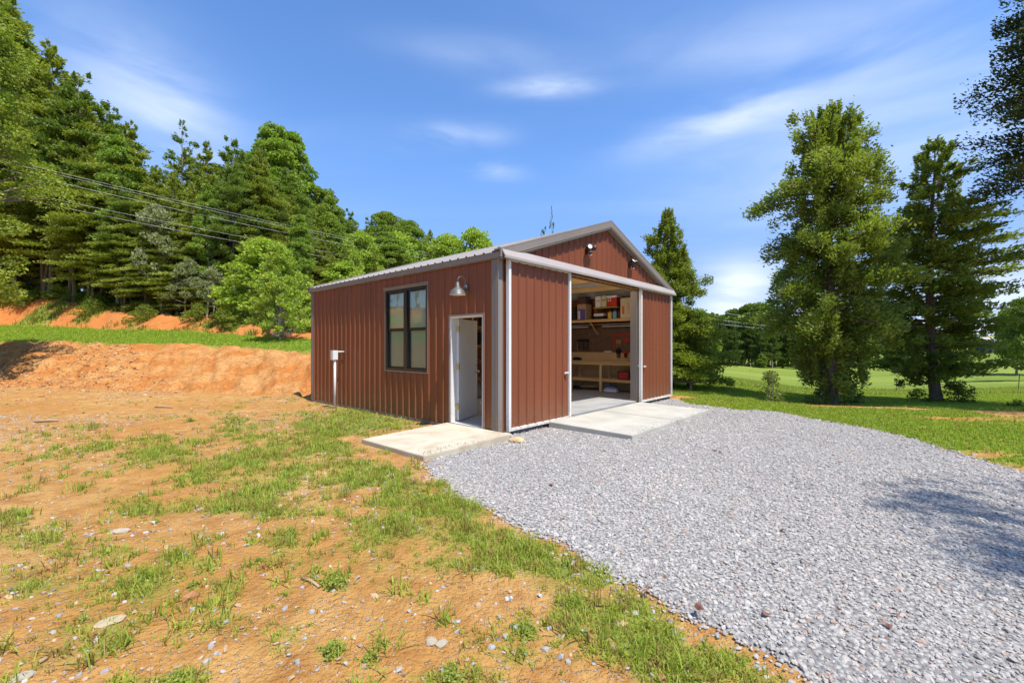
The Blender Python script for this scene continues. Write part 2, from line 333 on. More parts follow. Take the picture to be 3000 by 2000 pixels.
def soil_build(t, b):
    a = nd(t, 'ShaderNodeAttribute', attribute_name='Zone'); s = nd(t, 'ShaderNodeSeparateColor'); t.links.new(a.outputs['Color'], s.inputs[0])
    geo = nd(t, 'ShaderNodeNewGeometry'); sx = nd(t, 'ShaderNodeSeparateXYZ'); t.links.new(geo.outputs['Position'], sx.inputs[0])
    n1 = noise(t, .5, 5); n2 = noise(t, 4, 6, rough=.65); n3 = noise(t, 28, 5, rough=.6)
    c = mix(t, mr(t, n1, .35, .65), (.49, .235, .062), (.57, .345, .125))
    c = mix(t, mr(t, n2, .42, .62), c, (.40, .185, .052))
    # bank: red and ochre strata running down the slope
    st = noise(t, 1.0, 5, scl=(.9, .35, 2.2), rough=.6); bk = mix(t, mr(t, st, .40, .58), (.50, .19, .045), (.57, .30, .105)); bk = mix(t, mr(t, n2, .5, .75), bk, (.36, .12, .032))
    c = mix(t, s.outputs[2], c, bk)
    ck = noise(t, 2.2, 6, scl=(1.1, .55, 1.6), rough=.7); ab = nd(t, 'ShaderNodeMath', operation='ABSOLUTE'); sb = nd(t, 'ShaderNodeMath', operation='SUBTRACT'); t.links.new(ck, sb.inputs[0]); sb.inputs[1].default_value = .5; t.links.new(sb.outputs[0], ab.inputs[0])
    ckm = nd(t, 'ShaderNodeMath', operation='MULTIPLY'); t.links.new(mr(t, ab.outputs[0], 0, .022, .75, 0), ckm.inputs[0]); t.links.new(s.outputs[2], ckm.inputs[1]); c = mix(t, ckm.outputs[0], c, (.16, .06, .02))
    red = mix(t, mr(t, n2, .35, .65), (.58, .17, .035), (.50, .22, .07)); c = mix(t, mr(t, a.outputs['Alpha'], .1, .9), c, red)
    # pale stone chips
    vo = nd(t, 'ShaderNodeTexVoronoi'); vo.inputs['Scale'].default_value = 47; vo.inputs['Randomness'].default_value = 1.0; tcx = nd(t, 'ShaderNodeTexCoord'); t.links.new(tcx.outputs['Object'], vo.inputs['Vector'])
    sv = nd(t, 'ShaderNodeSeparateColor'); t.links.new(vo.outputs['Color'], sv.inputs[0])
    m1 = nd(t, 'ShaderNodeMath', operation='MULTIPLY'); t.links.new(mr(t, sv.outputs[0], .72, .8), m1.inputs[0]); t.links.new(mr(t, vo.outputs['Distance'], .42, .3), m1.inputs[1])
    m3 = nd(t, 'ShaderNodeMath', operation='MULTIPLY'); t.links.new(m1.outputs[0], m3.inputs[0]); t.links.new(mr(t, s.outputs[1], 0, 1, .10, .6), m3.inputs[1])
    c = mix(t, m3.outputs[0], c, (.50, .42, .34))
    # living cover
    gn = nd(t, 'ShaderNodeMath', operation='ADD'); t.links.new(s.outputs[0], gn.inputs[0]); t.links.new(mr(t, n3, .2, .8, -.28, .28), gn.inputs[1])
    ns = noise(t, 26, 5, scl=(1, .6, 1), rough=.7)
    far = mr(t, sx.outputs[1], 14, 26)
    gcol = mix(t, mr(t, ns, .3, .7), (.12, .19, .022), (.25, .32, .05))
    big = noise(t, .09, 3, scl=(.3, 1, 1)); mead = mix(t, mr(t, big, .42, .56), (.12, .21, .022), (.24, .29, .05))
    mead = mix(t, mr(t, noise(t, 3.5, 6, rough=.7), .3, .7), mead, (.15, .23, .03)); gcol = mix(t, far, gcol, mead)
    ff = nd(t, 'ShaderNodeMath', operation='MULTIPLY'); t.links.new(mr(t, gn.outputs[0], .25, .95), ff.inputs[0]); ff.inputs[1].default_value = .92
    floor = mix(t, mr(t, n2, .3, .7), (.05, .05, .02), (.12, .09, .04))
    c = mix(t, ff.outputs[0], c, gcol)
    t.links.new(c, b.inputs['Base Color']); b.inputs['Specular IOR Level'].default_value = .1
    hh = nd(t, 'ShaderNodeMath', operation='ADD'); t.links.new(n2, hh.inputs[0]); t.links.new(n3, hh.inputs[1])
    h2 = nd(t, 'ShaderNodeMath', operation='MULTIPLY_ADD'); t.links.new(m3.outputs[0], h2.inputs[0]); h2.inputs[1].default_value = .5; t.links.new(hh.outputs[0], h2.inputs[2])
    bump(t, b, h2.outputs[0], 1.0, .05)
soil = mat('soil', (.5, .25, .1), .95, 0, soil_build)
build_ground()

# ------------------------------------------------------------------ gravel drive
def gravel_build(t, b):
    vo = nd(t, 'ShaderNodeTexVoronoi'); vo.inputs['Scale'].default_value = 30; tcx = nd(t, 'ShaderNodeTexCoord'); t.links.new(tcx.outputs['Object'], vo.inputs['Vector'])
    sv = nd(t, 'ShaderNodeSeparateColor'); t.links.new(vo.outputs['Color'], sv.inputs[0])
    c = mix(t, sv.outputs[0], (.32, .30, .275), (.43, .405, .37)); c = mix(t, mr(t, sv.outputs[1], .94, .97), c, (.34, .22, .16))
    c = mix(t, mr(t, vo.outputs['Distance'], .35, .7), c, (.20, .19, .18)); c = mix(t, mr(t, noise(t, .7, 4), .55, .8, 0, .35), c, (.42, .38, .33))
    t.links.new(c, b.inputs['Base Color']); bump(t, b, mr(t, vo.outputs['Distance'], 0, .7, 1, 0), 1, .02)
def build_gravel():
    m = mat('gravel_base', (.4, .4, .4), .95, 0, gravel_build)
    xs = np.arange(-2.2, 16.2, .09); ys = np.arange(-6, 13.2, .09); X, Y = np.meshgrid(xs, ys); u = X.ravel(); d = Y.ravel(); P = np.stack([u, d], 1)
    s = sdf(P, GR) + (fbm(u * 3, d * 3, 3, 91) - .5) * .22
    q = P - BC; bx = q @ EX; by = q @ EY; inside = (bx > .06) & (bx < BW - .04) & (by > .04)
    ok = (s < .03) & ~inside
    z = height(u, d) + .045 * (1 - sstep(-.40, -.12, sdf(P, GR))) + .010 - .028 * sstep(-.12, .03, s)
    n = len(xs); i, j = np.meshgrid(np.arange(len(ys) - 1), np.arange(n - 1), indexing='ij'); F = np.stack([i * n + j, i * n + j + 1, (i + 1) * n + j + 1, (i + 1) * n + j], 2).reshape(-1, 4)
    F = F[ok[F].all(1)]; used = np.unique(F); mp_ = -np.ones(len(u), int); mp_[used] = np.arange(len(used))
    o = fast('gravel_driveway', np.stack([u, d, z], 1)[used], mp_[F], m, smooth=True); tag(o, kind='structure')
build_gravel()
ICO_V = []
ph = (1 + 5**.5) / 2
for a, b in ((-1, ph), (1, ph), (-1, -ph), (1, -ph)): ICO_V += [(a, b, 0), (0, a, b), (b, 0, a)]
ICO_V = np.array(ICO_V, float) / math.hypot(1, ph)
def ico_faces():
    n = len(ICO_V); D = np.linalg.norm(ICO_V[:, None] - ICO_V[None], axis=2); e = D < 1.06; F = []
    for i in range(n):
        for j in range(i + 1, n):
            for k in range(j + 1, n):
                if e[i, j] and e[j, k] and e[i, k]:
                    a, b_, c = ICO_V[i], ICO_V[j], ICO_V[k]; F.append((i, j, k) if np.dot(np.cross(b_ - a, c - a), a) > 0 else (i, k, j))
    return np.array(F)
ICO_F = ico_faces()
def rotz_tilt(n, tilt):
    a = rng.uniform(0, 2 * np.pi, n); b = rng.normal(0, tilt, n); c = rng.normal(0, tilt, n)
    ca, sa, cb, sb, cc, sc = np.cos(a), np.sin(a), np.cos(b), np.sin(b), np.cos(c), np.sin(c); Z = np.zeros(n); O = np.ones(n)
    Ra = np.stack([ca, -sa, Z, sa, ca, Z, Z, Z, O], 1).reshape(-1, 3, 3); Rb = np.stack([O, Z, Z, Z, cb, -sb, Z, sb, cb], 1).reshape(-1, 3, 3); Rc = np.stack([cc, Z, sc, Z, O, Z, -sc, Z, cc], 1).reshape(-1, 3, 3)
    return Ra @ Rb @ Rc
def stones(name, u, d, z, size, colr, m, flat=.55, jit=.25, tilt=.35):
    n = len(u); B = ICO_V[None] * (1 + rng.uniform(-jit, jit, (n, 12, 1))) * np.stack([rng.uniform(.8, 1.3, n), rng.uniform(.6, 1, n), rng.uniform(flat * .7, flat * 1.3, n)], 1)[:, None]
    B = B * size[:, None, None]; V = np.einsum('nij,nkj->nki', rotz_tilt(n, tilt), B) + np.stack([u, d, z], 1)[:, None]
    F = (ICO_F[None] + 12 * np.arange(n)[:, None, None]).reshape(-1, 3)
    return fast(name, V.reshape(-1, 3), F, m, np.repeat(colr, 12, 0))
stone_mat = colattr_mat('stone', .85)
def scatter(n, umin, umax, dmin, dmax): return rng.uniform(umin, umax, n), rng.uniform(dmin, dmax, n)
def gravel_stones():
    U = []; D = []; S = []
    for dmin, dmax, sp, sz in ((1.2, 3.2, .0205, .0135), (3.2, 5.5, .025, .015), (5.5, 8.5, .038, .017), (8.5, 12.6, .055, .02)):
        um = 1.6 * dmax + .3; n = int((um + 2.2) * (dmax - dmin) / sp**2); u, d = scatter(n, -2.2, um, dmin, dmax); k = u < 1.55 * d + .35; u, d = u[k], d[k]
        s = sdf(np.stack([u, d], 1), GR) + (fbm(u * 3, d * 3, 3, 91) - .5) * .22
        keep = (s < -.02) | (rng.random(len(u)) < .30 * np.exp(-np.maximum(s, 0) / .07))
        P = np.stack([u, d], 1) - BC; bx = P @ EX; by = P @ EY
        keep &= ~((bx > -.02) & (by > -.02)) & ~((bx > 1.27) & (bx < 5.33) & (by > -1.87)) & ~((bx < .0) & (bx > -1.88) & (by > -.36) & (by < 1.4))
        U.append(u[keep]); D.append(d[keep]); S.append(sz * np.clip(np.exp(rng.normal(-.12, .38, keep.sum())), .4, 2.0))
    u = np.concatenate(U); d = np.concatenate(D); s = np.concatenate(S); g = rng.uniform(.28, .43, len(u))[:, None] * (.9 + .25 * fbm(u * .6, d * .6, 3, 93))[:, None]; g = g * np.array([[1.07, .985, .89]])
    q = rng.random(len(u)); g[q < .10] *= .7; g[(q > .10) & (q < .125)] = (.36, .24, .18); g[(q > .125) & (q < .16)] *= (1.08, 1, .86)
    sd_ = sdf(np.stack([u, d], 1), GR); z = height(u, d) + .045 * (1 - sstep(-.40, -.12, sd_)) + .010 * rng.random(len(u)) * (sd_ < 0) + .006 * (1 - sstep(-.1, .05, sd_))
    tag(stones('gravel', u, d, z, s * .82, g, stone_mat, tilt=.24), 'loose pale grey crushed stone covering the drive', 'gravel', kind='stuff')
gravel_stones()
def pebbles():
    u, d = scatter(90000, -17, 3, 1.5, 15); k = (np.abs(u) < 1.3 * d + .4); u, d = u[k], d[k]
    p = np.clip((fbm(u * .45, d * .45, 3, 51) - .42) * 4, 0, 1) * fbm(u * 2.5, d * 2.5, 3, 55)
    X = 1176 + u / d * 996.9; Y = 794.2 + CH / d * 996.9
    for cx, cy, rx, ry in ((150, 1200, 160, 60), (200, 1300, 170, 50), (1000, 1440, 140, 70), (950, 1540, 90, 40), (300, 1500, 200, 60), (1150, 1380, 120, 40), (120, 1030, 160, 30), (900, 1380, 90, 30)): p = np.maximum(p, .8 * np.exp(-((X - cx) / rx)**2 - ((Y - cy) / ry)**2) * (.3 + fbm(u * 3, d * 3, 3, 57)))
    sd_ = sdf(np.stack([u, d], 1), GR); P = np.stack([u, d], 1) - BC; bx = P @ EX; by = P @ EY
    k = (rng.random(len(u)) < p * .75 + .01) & (sd_ > 0) & ~((bx > -1.9) & (by > -.4) & (by < 1.35)) & ~((bx > -.02) & (by > 0)); u, d = u[k], d[k]; n = len(u)
    s = np.exp(rng.normal(math.log(.011), .42, n)); s = np.clip(s, .005, .022); c = rng.uniform(.24, .44, n)[:, None] * np.array([[1.05, .96, .86]]); q = rng.random(n); c[q < .4] *= (1.1, .80, .52); c[q > .8] *= (.92, .98, 1.08)
    uu, du = scatter(60000, -26, 4, 1.8, 25); kk = (np.abs(uu) < 1.25 * du); uu, du = uu[kk], du[kk]; zz = zones(uu, du); pc = .10 + .75 * zz[3] * fbm(uu * 1.5, du * 1.5, 3, 59) + .5 * np.exp(-((du - zz[1][:, 0]) / 1.0)**2) * (zz[2] > .5); P2 = np.stack([uu, du], 1); P3 = P2 - BC; kk = (rng.random(len(uu)) < pc) & (sdf(P2, GR) > .05) & (zz[4] < .2) & (zz[5] < .2) & ~((P3 @ EX > -1.95) & (P3 @ EY > -.5)); uu, du = uu[kk], du[kk]
    sc = np.clip(np.exp(rng.normal(math.log(.014), .5, len(uu))), .006, .07) * (.6 + du / 18); cc = np.array([[.42, .20, .075]]) * rng.uniform(.65, 1.25, (len(uu), 1)); q2 = rng.random(len(uu)); cc[q2 < .2] = (.50, .33, .17)
    tag(stones('soil_clods', uu, du, height(uu, du) + sc * .15, sc, cc, stone_mat, .6), 'crumbled clods of orange clay on the ground and bank', 'clods', kind='stuff')
    tag(stones('pebbles', u, d, height(u, d) + s * .2, s, c, stone_mat, .5), 'pale pebbles scattered over the orange soil', 'pebbles', kind='stuff')
pebbles()

# ------------------------------------------------------------------ grass
grass_mat = foliage_mat('grass_blades', (1, 1, 1), .4)
def blades(name, cu, cd, ln, wd, nb, c0, c1, label, spread=.6, dry=.12):
    n = len(cu) * nb; u = np.repeat(cu, nb) + rng.normal(0, 1, n) * np.repeat(ln, nb) * .28; d = np.repeat(cd, nb) + rng.normal(0, 1, n) * np.repeat(ln, nb) * .28
    L = np.repeat(ln, nb) * rng.uniform(.5, 1.25, n); w = wd * rng.uniform(.6, 1.2, n); a = rng.uniform(0, 2 * np.pi, n); sp = np.abs(rng.normal(0, spread, n)) + .1
    z = height(u, d) - .004; dx, dy = np.cos(a), np.sin(a); sx, sy = -dy * w / 2, dx * w / 2
    h1 = L * .55 * np.cos(sp * .6); o1 = L * .55 * np.sin(sp * .6); h2 = h1 + L * .45 * np.cos(np.minimum(sp * 1.6, 2.0)); o2 = o1 + L * .45 * np.sin(np.minimum(sp * 1.6, 2.0))
    V = np.empty((n, 5, 3)); 
    for k, (f, o_, h_) in enumerate(((1, 0, 0), (-1, 0, 0), (.8, o1, h1), (-.8, o1, h1), (0, o2, h2))):
        V[:, k, 0] = u + sx * f + dx * o_; V[:, k, 1] = d + sy * f + dy * o_; V[:, k, 2] = z + h_
    F = (np.array([[0, 1, 3], [0, 3, 2], [2, 3, 4]])[None] + 5 * np.arange(n)[:, None, None]).reshape(-1, 3)
    t = np.repeat(rng.random(len(cu)), nb)[:, None] * .6 + rng.random(n)[:, None] * .4; c = np.array(c0) * (1 - t) + np.array(c1) * t
    q = rng.random(n) < np.repeat(np.where(rng.random(len(cu)) < dry, .8, .08), nb); c[q] = np.array((.30, .22, .09)) * rng.uniform(.7, 1.2, (q.sum(), 1))
    o = fast(name, V.reshape(-1, 3), F, grass_mat, np.repeat(c, 5, 0)); return tag(o, label, 'grass', kind='stuff')
def bld_mask(u, d):
    P = np.stack([u, d], 1) - BC; bx = P @ EX; by = P @ EY
    return ~((bx > -.03) & (bx < BW + .02) & (by > -.03) & (by < BL + .03)) & ~((bx > -1.9) & (bx < .1) & (by > -.42) & (by < 1.36)) & ~((bx > 1.25) & (bx < 5.36) & (by > -1.9) & (by < .1))
def near_grass():
    for dmin, dmax, sp, ln, wd, nb in ((1.3, 4.5, .036, .058, .0056, 12), (4.5, 8, .050, .062, .0085, 10), (8, 15, .08, .07, .014, 9)):
        um = 1.25 * dmax + .3; n = int((um + 9) * (dmax - dmin) / sp**2); u, d = scatter(n, -um, 9, dmin, dmax); k = np.abs(u) < 1.25 * d + .3; u, d = u[k], d[k]
        g, z_ = cover(u, d); b1 = z_[0]; wr = z_[4]
        k = (rng.random(len(u)) < np.clip((g - .14) * 1.15, 0, 1)**1.1) & bld_mask(u, d) & (wr < .3)
        u, d = u[k], d[k]; g = g[k]; print('near grass', len(u))
        blades('ground_grass', u, d, ln * (.55 + .6 * np.clip(g, 0, 1)) * rng.uniform(.6, 1.35, len(u)), wd, nb, (.19, .29, .045), (.42, .50, .10), 'patchy grass and weeds growing through the orange soil by the drive', 1.1, .24)
    u, d = scatter(9000, -9, 6, 1.6, 8.5); k = np.abs(u) < 1.25 * d; u, d = u[k], d[k]; g, z_ = cover(u, d); s_ = sdf(np.stack([u, d], 1), GR); k = (rng.random(len(u)) < np.clip(g * .55 + .03, 0, .5) * (.35 + 1.4 * (vnoise(u * 4, d * 4, 5) > .55))) & bld_mask(u, d) & (s_ > .02) & (z_[4] < .3); u, d = u[k], d[k]; print('tufts', len(u))
    blades('grass_tufts', u, d, .115 * rng.uniform(.5, 1.4, len(u)), .0075, 26, (.17, .29, .04), (.38, .47, .09), 'spreading tufts of crabgrass across the orange soil', 1.15, .14)
near_grass()
def far_grass():
    u, d = scatter(90000, -40, -3, 18, 33); g, z_ = cover(u, d); k = (rng.random(len(u)) < z_[1]) & (np.abs(u) < 1.3 * d); u, d = u[k], d[k]; print('bench', len(u))
    blades('bench_grass', u, d, .11 * rng.uniform(.6, 1.3, len(u)), .022, 4, (.20, .36, .035), (.36, .52, .07), 'bright green mown grass on the level terrace above the bank', .5, .04)
    u, d = scatter(190000, 3, 29, 4.6, 20); g, z_ = cover(u, d); k = (rng.random(len(u)) < np.clip(g - .2, 0, 1) * .9) & (z_[4] > .3) & (u < 1.7 * d) & bld_mask(u, d); u, d = u[k], d[k]; print('verge', len(u))
    blades('verge_grass', u, d, .06 * rng.uniform(.6, 1.3, len(u)), .014, 6, (.17, .30, .03), (.34, .46, .07), 'green grass on the verge between the drive and the cedars', .55, .06)
    u, d = scatter(60000, 6, 48, 20, 38); k = (u < 1.25 * d) & (u > .28 * d); u, d = u[k], d[k]; print('meadow', len(u))
    blades('meadow_grass', u, d, .16 * rng.uniform(.6, 1.3, len(u)), .03, 4, (.16, .27, .035), (.31, .40, .075), 'yellow green grass of the open meadow behind the cedars', .5, .1)
    u, d = scatter(26000, -40, 0, 20, 40); g, z_ = cover(u, d); k = (rng.random(len(u)) < z_[2] * np.clip(g, 0, 1)) & (np.abs(u) < 1.3 * d); u, d = u[k], d[k]; print('bank', len(u))
    blades('bank_weeds', u, d, .3 * rng.uniform(.5, 1.5, len(u)), .035, 6, (.10, .20, .025), (.26, .34, .07), 'rough weeds hanging over the red cut bank below the wood', .8, .2)
far_grass()

# ------------------------------------------------------------------ metal building (local frame: x along the front, y back along the side wall)
def paint(name, c, rough=.38, amt=.12, dirt_=.85):
    def f(t, b):
        n = noise(t, 1.3, 6, scl=(1, 1, .25)); n2 = noise(t, 14, 4)
        x = mix(t, mr(t, n, .3, .7), tuple(v * (1 - amt) for v in c), tuple(v * (1 + amt) for v in c))
        tcx = nd(t, 'ShaderNodeTexCoord'); s = nd(t, 'ShaderNodeSeparateXYZ'); t.links.new(tcx.outputs['Object'], s.inputs[0])
        dirt = nd(t, 'ShaderNodeMath', operation='MULTIPLY'); t.links.new(mr(t, s.outputs[2], .02, .55, dirt_, 0), dirt.inputs[0]); t.links.new(mr(t, n2, .35, .65), dirt.inputs[1])
        t.links.new(mix(t, dirt.outputs[0], x, (.20, .12, .06)), b.inputs['Base Color']); t.links.new(mr(t, n2, .3, .7, rough - .06, rough + .1), b.inputs['Roughness'])
        bump(t, b, noise(t, 2.5, 3), .12, .01)
    return mat(name, c, rough, 0, f)
red = paint('red_steel', (.205, .058, .0215)); trimlight = paint('pale_taupe_steel', (.36, .315, .285), .4, .06); trim = paint('taupe_steel', (.23, .195, .17), .4, .06); white = paint('white_steel', (.74, .715, .66), .4, .04, .4)
roofm = paint('roof_steel', (.26, .235, .21), .62, .08); doorp = paint('door_paint', (.66, .65, .60), .45, .04, .15)
concrete = varied((.52, .49, .42), (.62, .585, .50), 1.8, .25, .85); concrete2 = varied((.27, .27, .265), (.36, .36, .35), 2.2, .2, .7)
def wood(name, c1, c2, scl=(1, .12, 1)): return varied(c1, c2, 9, .15, .65, scl=scl)
lumber = wood('lumber_y', (.50, .30, .11), (.66, .43, .19)); lumberx = wood('lumber_x', (.46, .27, .10), (.60, .38, .16), (.12, 1, 1)); lumberz = wood('lumber_z', (.50, .36, .17), (.64, .48, .25), (1, 1, .12))
ply = varied((.50, .33, .15), (.64, .46, .24), 3.5, .1, .65, scl=(1, .35, 1)); peg = varied((.10, .05, .03), (.15, .08, .045), 6, .1, .6)
black = mat('black_plastic', (.012, .012, .013), .35); dark = mat('dark_brown_matte', (.03, .022, .02), .8); steel = mat('bright_steel', (.62, .62, .60), .28, .9); darkmetal = mat('grey_metal', (.10, .10, .105), .4, .3)  # dark: near-black brown of the dark boxes and a bag print
insul = varied((.60, .60, .60), (.72, .72, .72), 3, .2, .6)
BX = empty('metal_building', (*BC, 0), BA, 'brown red ribbed metal building with gable front and open sliding doors', 'building')
EH = 3.20; RIDGE = 4.47; SL = (RIDGE - EH) / (BW / 2)
RP = .229; RW = .058; RT_ = .030; RH = .024
def rib_stations(s0, s1, phase=0.0, extra=()):
    st = {}
    k = math.floor((s0 - phase) / RP) - 1
    pts = []
    while phase + k * RP < s1 + RP:
        c = phase + k * RP; pts += [(c - RW / 2, 0), (c - RT_ / 2, RH), (c + RT_ / 2, RH), (c + RW / 2, 0)]
        for q in (RP * .36, RP * .64): pts += [(c + q - .010, 0), (c + q, .0035), (c + q + .010, 0)]
        k += 1
    pts.sort(); xs = [p[0] for p in pts]; hs = [p[1] for p in pts]
    ss = sorted({round(x, 5) for x in xs if s0 < x < s1} | {s0, s1} | {e for e in extra if s0 < e < s1})
    return [(s, float(np.interp(s, xs, hs))) for s in ss]
def ribbed(name, m, parent, P, s0, s1, z0, ztop, holes=(), phase=0.):
    mb = MB(); st = rib_stations(s0, s1, phase, [e for h in holes for e in h[:2]] + ([BW / 2] if callable(ztop) else []))
    for (a, ha), (b, hb) in zip(st, st[1:]):
        za, zb = (ztop(a), ztop(b)) if callable(ztop) else (ztop, ztop); mid = (a + b) / 2; cuts = sorted([h for h in holes if h[0] < mid < h[1]], key=lambda h: h[2]); lo = z0
        for h in cuts:
            if h[2] > lo: mb.quad(P(a, ha, lo), P(b, hb, lo), P(b, hb, h[2]), P(a, ha, h[2]))
            lo = h[3]
        mb.quad(P(a, ha, lo), P(b, hb, lo), P(b, hb, zb), P(a, ha, za))
    return mb.build(name, m, parent)
WIN = (1.965, 3.515, 1.01, 2.80); DOOR = (.345, 1.255, .06, 2.12)
side = ribbed('side_wall', red, BX, lambda s, o, z: (-o, s, z), 0, BL, .0, EH, [WIN, DOOR], .11)
OP = (1.95, 5.50, 0, 3.02)
top = lambda s: EH - .02 + SL * min(s, BW - s)
ribbed('gable_wall', red, BX, lambda s, o, z: (s, -o, z), 0, BW, .0, top, [OP], .13)
ribbed('back_wall', red, BX, lambda s, o, z: (s, BL + o, z), 0, BW, 0., top, (), .13)
ribbed('side_wall', red, BX, lambda s, o, z: (BW + o, s, z), 0, BL, 0., EH, (), .11)
MB().box(.02, BW - .02, .02, BL - .02, -.2, .08).build('floor_slab', concrete2, BX)
MB().box(-.006, BW + .006, -.006, BL + .006, -.15, .0).build('footing', concrete2, BX)
# wood framing
for x, y in ((.03, 1.55), (.03, 4.05), (.03, 7.2), (BW - .17, 4.85), (BW - .17, 7.2), (BW - .17, .03)):
    MB().box(x, x + .14, y, y + .14, .08, EH - .05).build('post', lumberz, BX)
for i, x in enumerate((.9, 1.5, 2.1, 2.75, 3.4, 4.15, 4.8, 5.45, 6.05, 6.65)):
    zt = EH - .06 + SL * min(x, BW - x); MB().box(x - .02, x + .02, .05, BL - .05, zt - .15, zt).build('purlin', lumber, BX)
for i, y in enumerate((4.9,)):
    tr = MB()
    for sx in (0, 1):
        f = (lambda x: x) if sx == 0 else (lambda x: BW - x)
        tr.prism([(f(.1), EH - .36), (f(BW / 2), EH - .36 + SL * (BW / 2 - .1)), (f(BW / 2), EH - .2 + SL * (BW / 2 - .1)), (f(.1), EH - .2)], lambda p, t: (p[0], t, p[1]), y, y + .04)
    tr.box(.1, BW - .1, y, y + .04, EH - .2 - .2, EH - .22) if i else None
    tr.build('truss', lumberx, BX)
MB().box(1.7, 5.75, .03, .07, 3.02, 3.30).build('header_beam', lumberx, BX)
MB().box(1.7, 5.75, -.045, .11, 3.06, 3.075).build('header_soffit', lumberx, BX)
# insulation below the roof sheets
for sx in (0, 1):
    f = (lambda x: x) if sx == 0 else (lambda x: BW - x)
    a, b = (.06, EH - .03), (BW / 2, EH - .03 + SL * (BW / 2 - .06))
    MB().prism([(f(a[0]), a[1]), (f(b[0]), b[1]), (f(b[0]), b[1] + .02), (f(a[0]), a[1] + .02)], lambda p, t: (p[0], t, p[1]), .02, BL - .02).build('insulation', insul, BX)
# roof sheets
for sx in (0, 1):
    mb = MB(); st = rib_stations(-.12, BL + .12, .05)
    xe = -.07; nrm = Vector((-SL, 0, 1)).normalized()
    def rp(x, s, h): 
        z = EH + .012 + SL * x; p = Vector((x, s, z)) + nrm * h; return (p.x if sx == 0 else BW - p.x, p.y, p.z)
    for (a, ha), (b, hb) in zip(st, st[1:]): mb.quad(rp(xe, a, ha), rp(xe, b, hb), rp(BW / 2, b, hb), rp(BW / 2, a, ha))
    mb.build('roof', roofm, BX)
rc = MB(); rc.prism([(-.16, -.052), (0, .012), (.16, -.052), (.16, -.045), (0, .022), (-.16, -.045)], lambda p, t: (BW / 2 + p[0], t, RIDGE + .03 + p[1]), -.125, BL + .125); rc.build('ridge_cap', roofm, BX)
# rake trim on both gables: two legs and the folded lip below
for yy, sg in ((0, -1), (BL, 1)):
    for sx in (0, 1):
        f = (lambda x: x) if sx == 0 else (lambda x: BW - x)
        def seg(x): return EH + .035 + SL * x
        mb = MB(); y0, y1 = sorted((yy + sg * .135, yy + sg * .105))
        mb.prism([(f(-.07), seg(-.07) - .13), (f(BW / 2), seg(BW / 2) - .13), (f(BW / 2), seg(BW / 2)), (f(-.07), seg(-.07))], lambda p, t: (p[0], t, p[1]), y0, y1)
        y0, y1 = sorted((yy + sg * .128, yy + sg * .022))
        mb.prism([(f(-.05), seg(-.05) - .16), (f(BW / 2), seg(BW / 2) - .16), (f(BW / 2), seg(BW / 2) - .142), (f(-.05), seg(-.05) - .142)], lambda p, t: (p[0], t, p[1]), y0, y1)
        y0, y1 = sorted((yy + sg * .05, yy + sg * .021))
        mb.prism([(f(-.03), seg(-.03) - .195), (f(BW / 2), seg(BW / 2) - .195), (f(BW / 2), seg(BW / 2) - .163), (f(-.03), seg(-.03) - .163)], lambda p, t: (p[0], t, p[1]), y0, y1)
        y0, y1 = sorted((yy + sg * .137, yy - sg * .02))
        mb.prism([(f(-.075), seg(-.075) + .003), (f(BW / 2), seg(BW / 2) + .003), (f(BW / 2), seg(BW / 2) + .03), (f(-.075), seg(-.075) + .03)], lambda p, t: (p[0], t, p[1]), y0, y1)
        mb.build('rake_trim', trim, BX)
for sx in (0, 1):
    f = (lambda x: x) if sx == 0 else (lambda x: BW - x)
    mb = MB(); x0, x1 = sorted((f(-.062), f(-.036))); mb.box(x0, x1, -.09, BL + .09, EH - .115, EH - .012); x0, x1 = sorted((f(-.035), f(-.02))); mb.box(x0, x1, -.02, BL + .02, EH - .13, EH - .09)
    mb.build('eave_trim', trim, BX)
    for y0, y1, ya in ((-.026, .13, -.026), (BL - .13, BL + .026, BL + .022)):
        mb = MB(); x0, x1 = sorted((f(-.026), f(-.0215))); mb.box(x0, x1, y0, y1, .0, EH - .135)
        if ya < 0: xa, xb = sorted((f(-.028), f(.085))); mb.box(xa, xb, -.034, -.0215, -.03, EH - .06)
        else: xa, xb = sorted((f(-.026), f(.12))); mb.box(xa, xb, BL + .0215, BL + .026, .0, EH - .1)
        for k in range(4):
            q = (y0 + .03 + k * .033); x0, x1 = sorted((f(-.031), f(-.0265))); mb.box(x0, x1, q, q + .012, .0, EH - .135)
        mb.build('corner_trim', trim, BX)
    mb = MB(); x0, x1 = sorted((f(-.024), f(-.0205)))
    for a, b in (((.14, DOOR[0] - .05), (DOOR[1] + .05, BL - .14)) if sx == 0 else ((.14, BL - .14),)): mb.box(x0, x1, a, b, -.01, .035)
    mb.build('base_trim', trim, BX)
# sliding door track cover, running the whole front
hp = [(-.0215, 3.275), (-.115, 3.262), (-.21, 3.115), (-.21, 3.075), (-.198, 3.063), (-.19, 3.075), (-.19, 3.11), (-.10, 3.24), (-.0215, 3.245)]
MB().prism(hp, lambda p, t: (t, p[0], p[1]), -.035, BW + .05).build('track_cover', trimlight, BX)
MB().box(.02, BW - .02, -.135, -.045, 3.11, 3.165).build('door_track', darkmetal, BX)
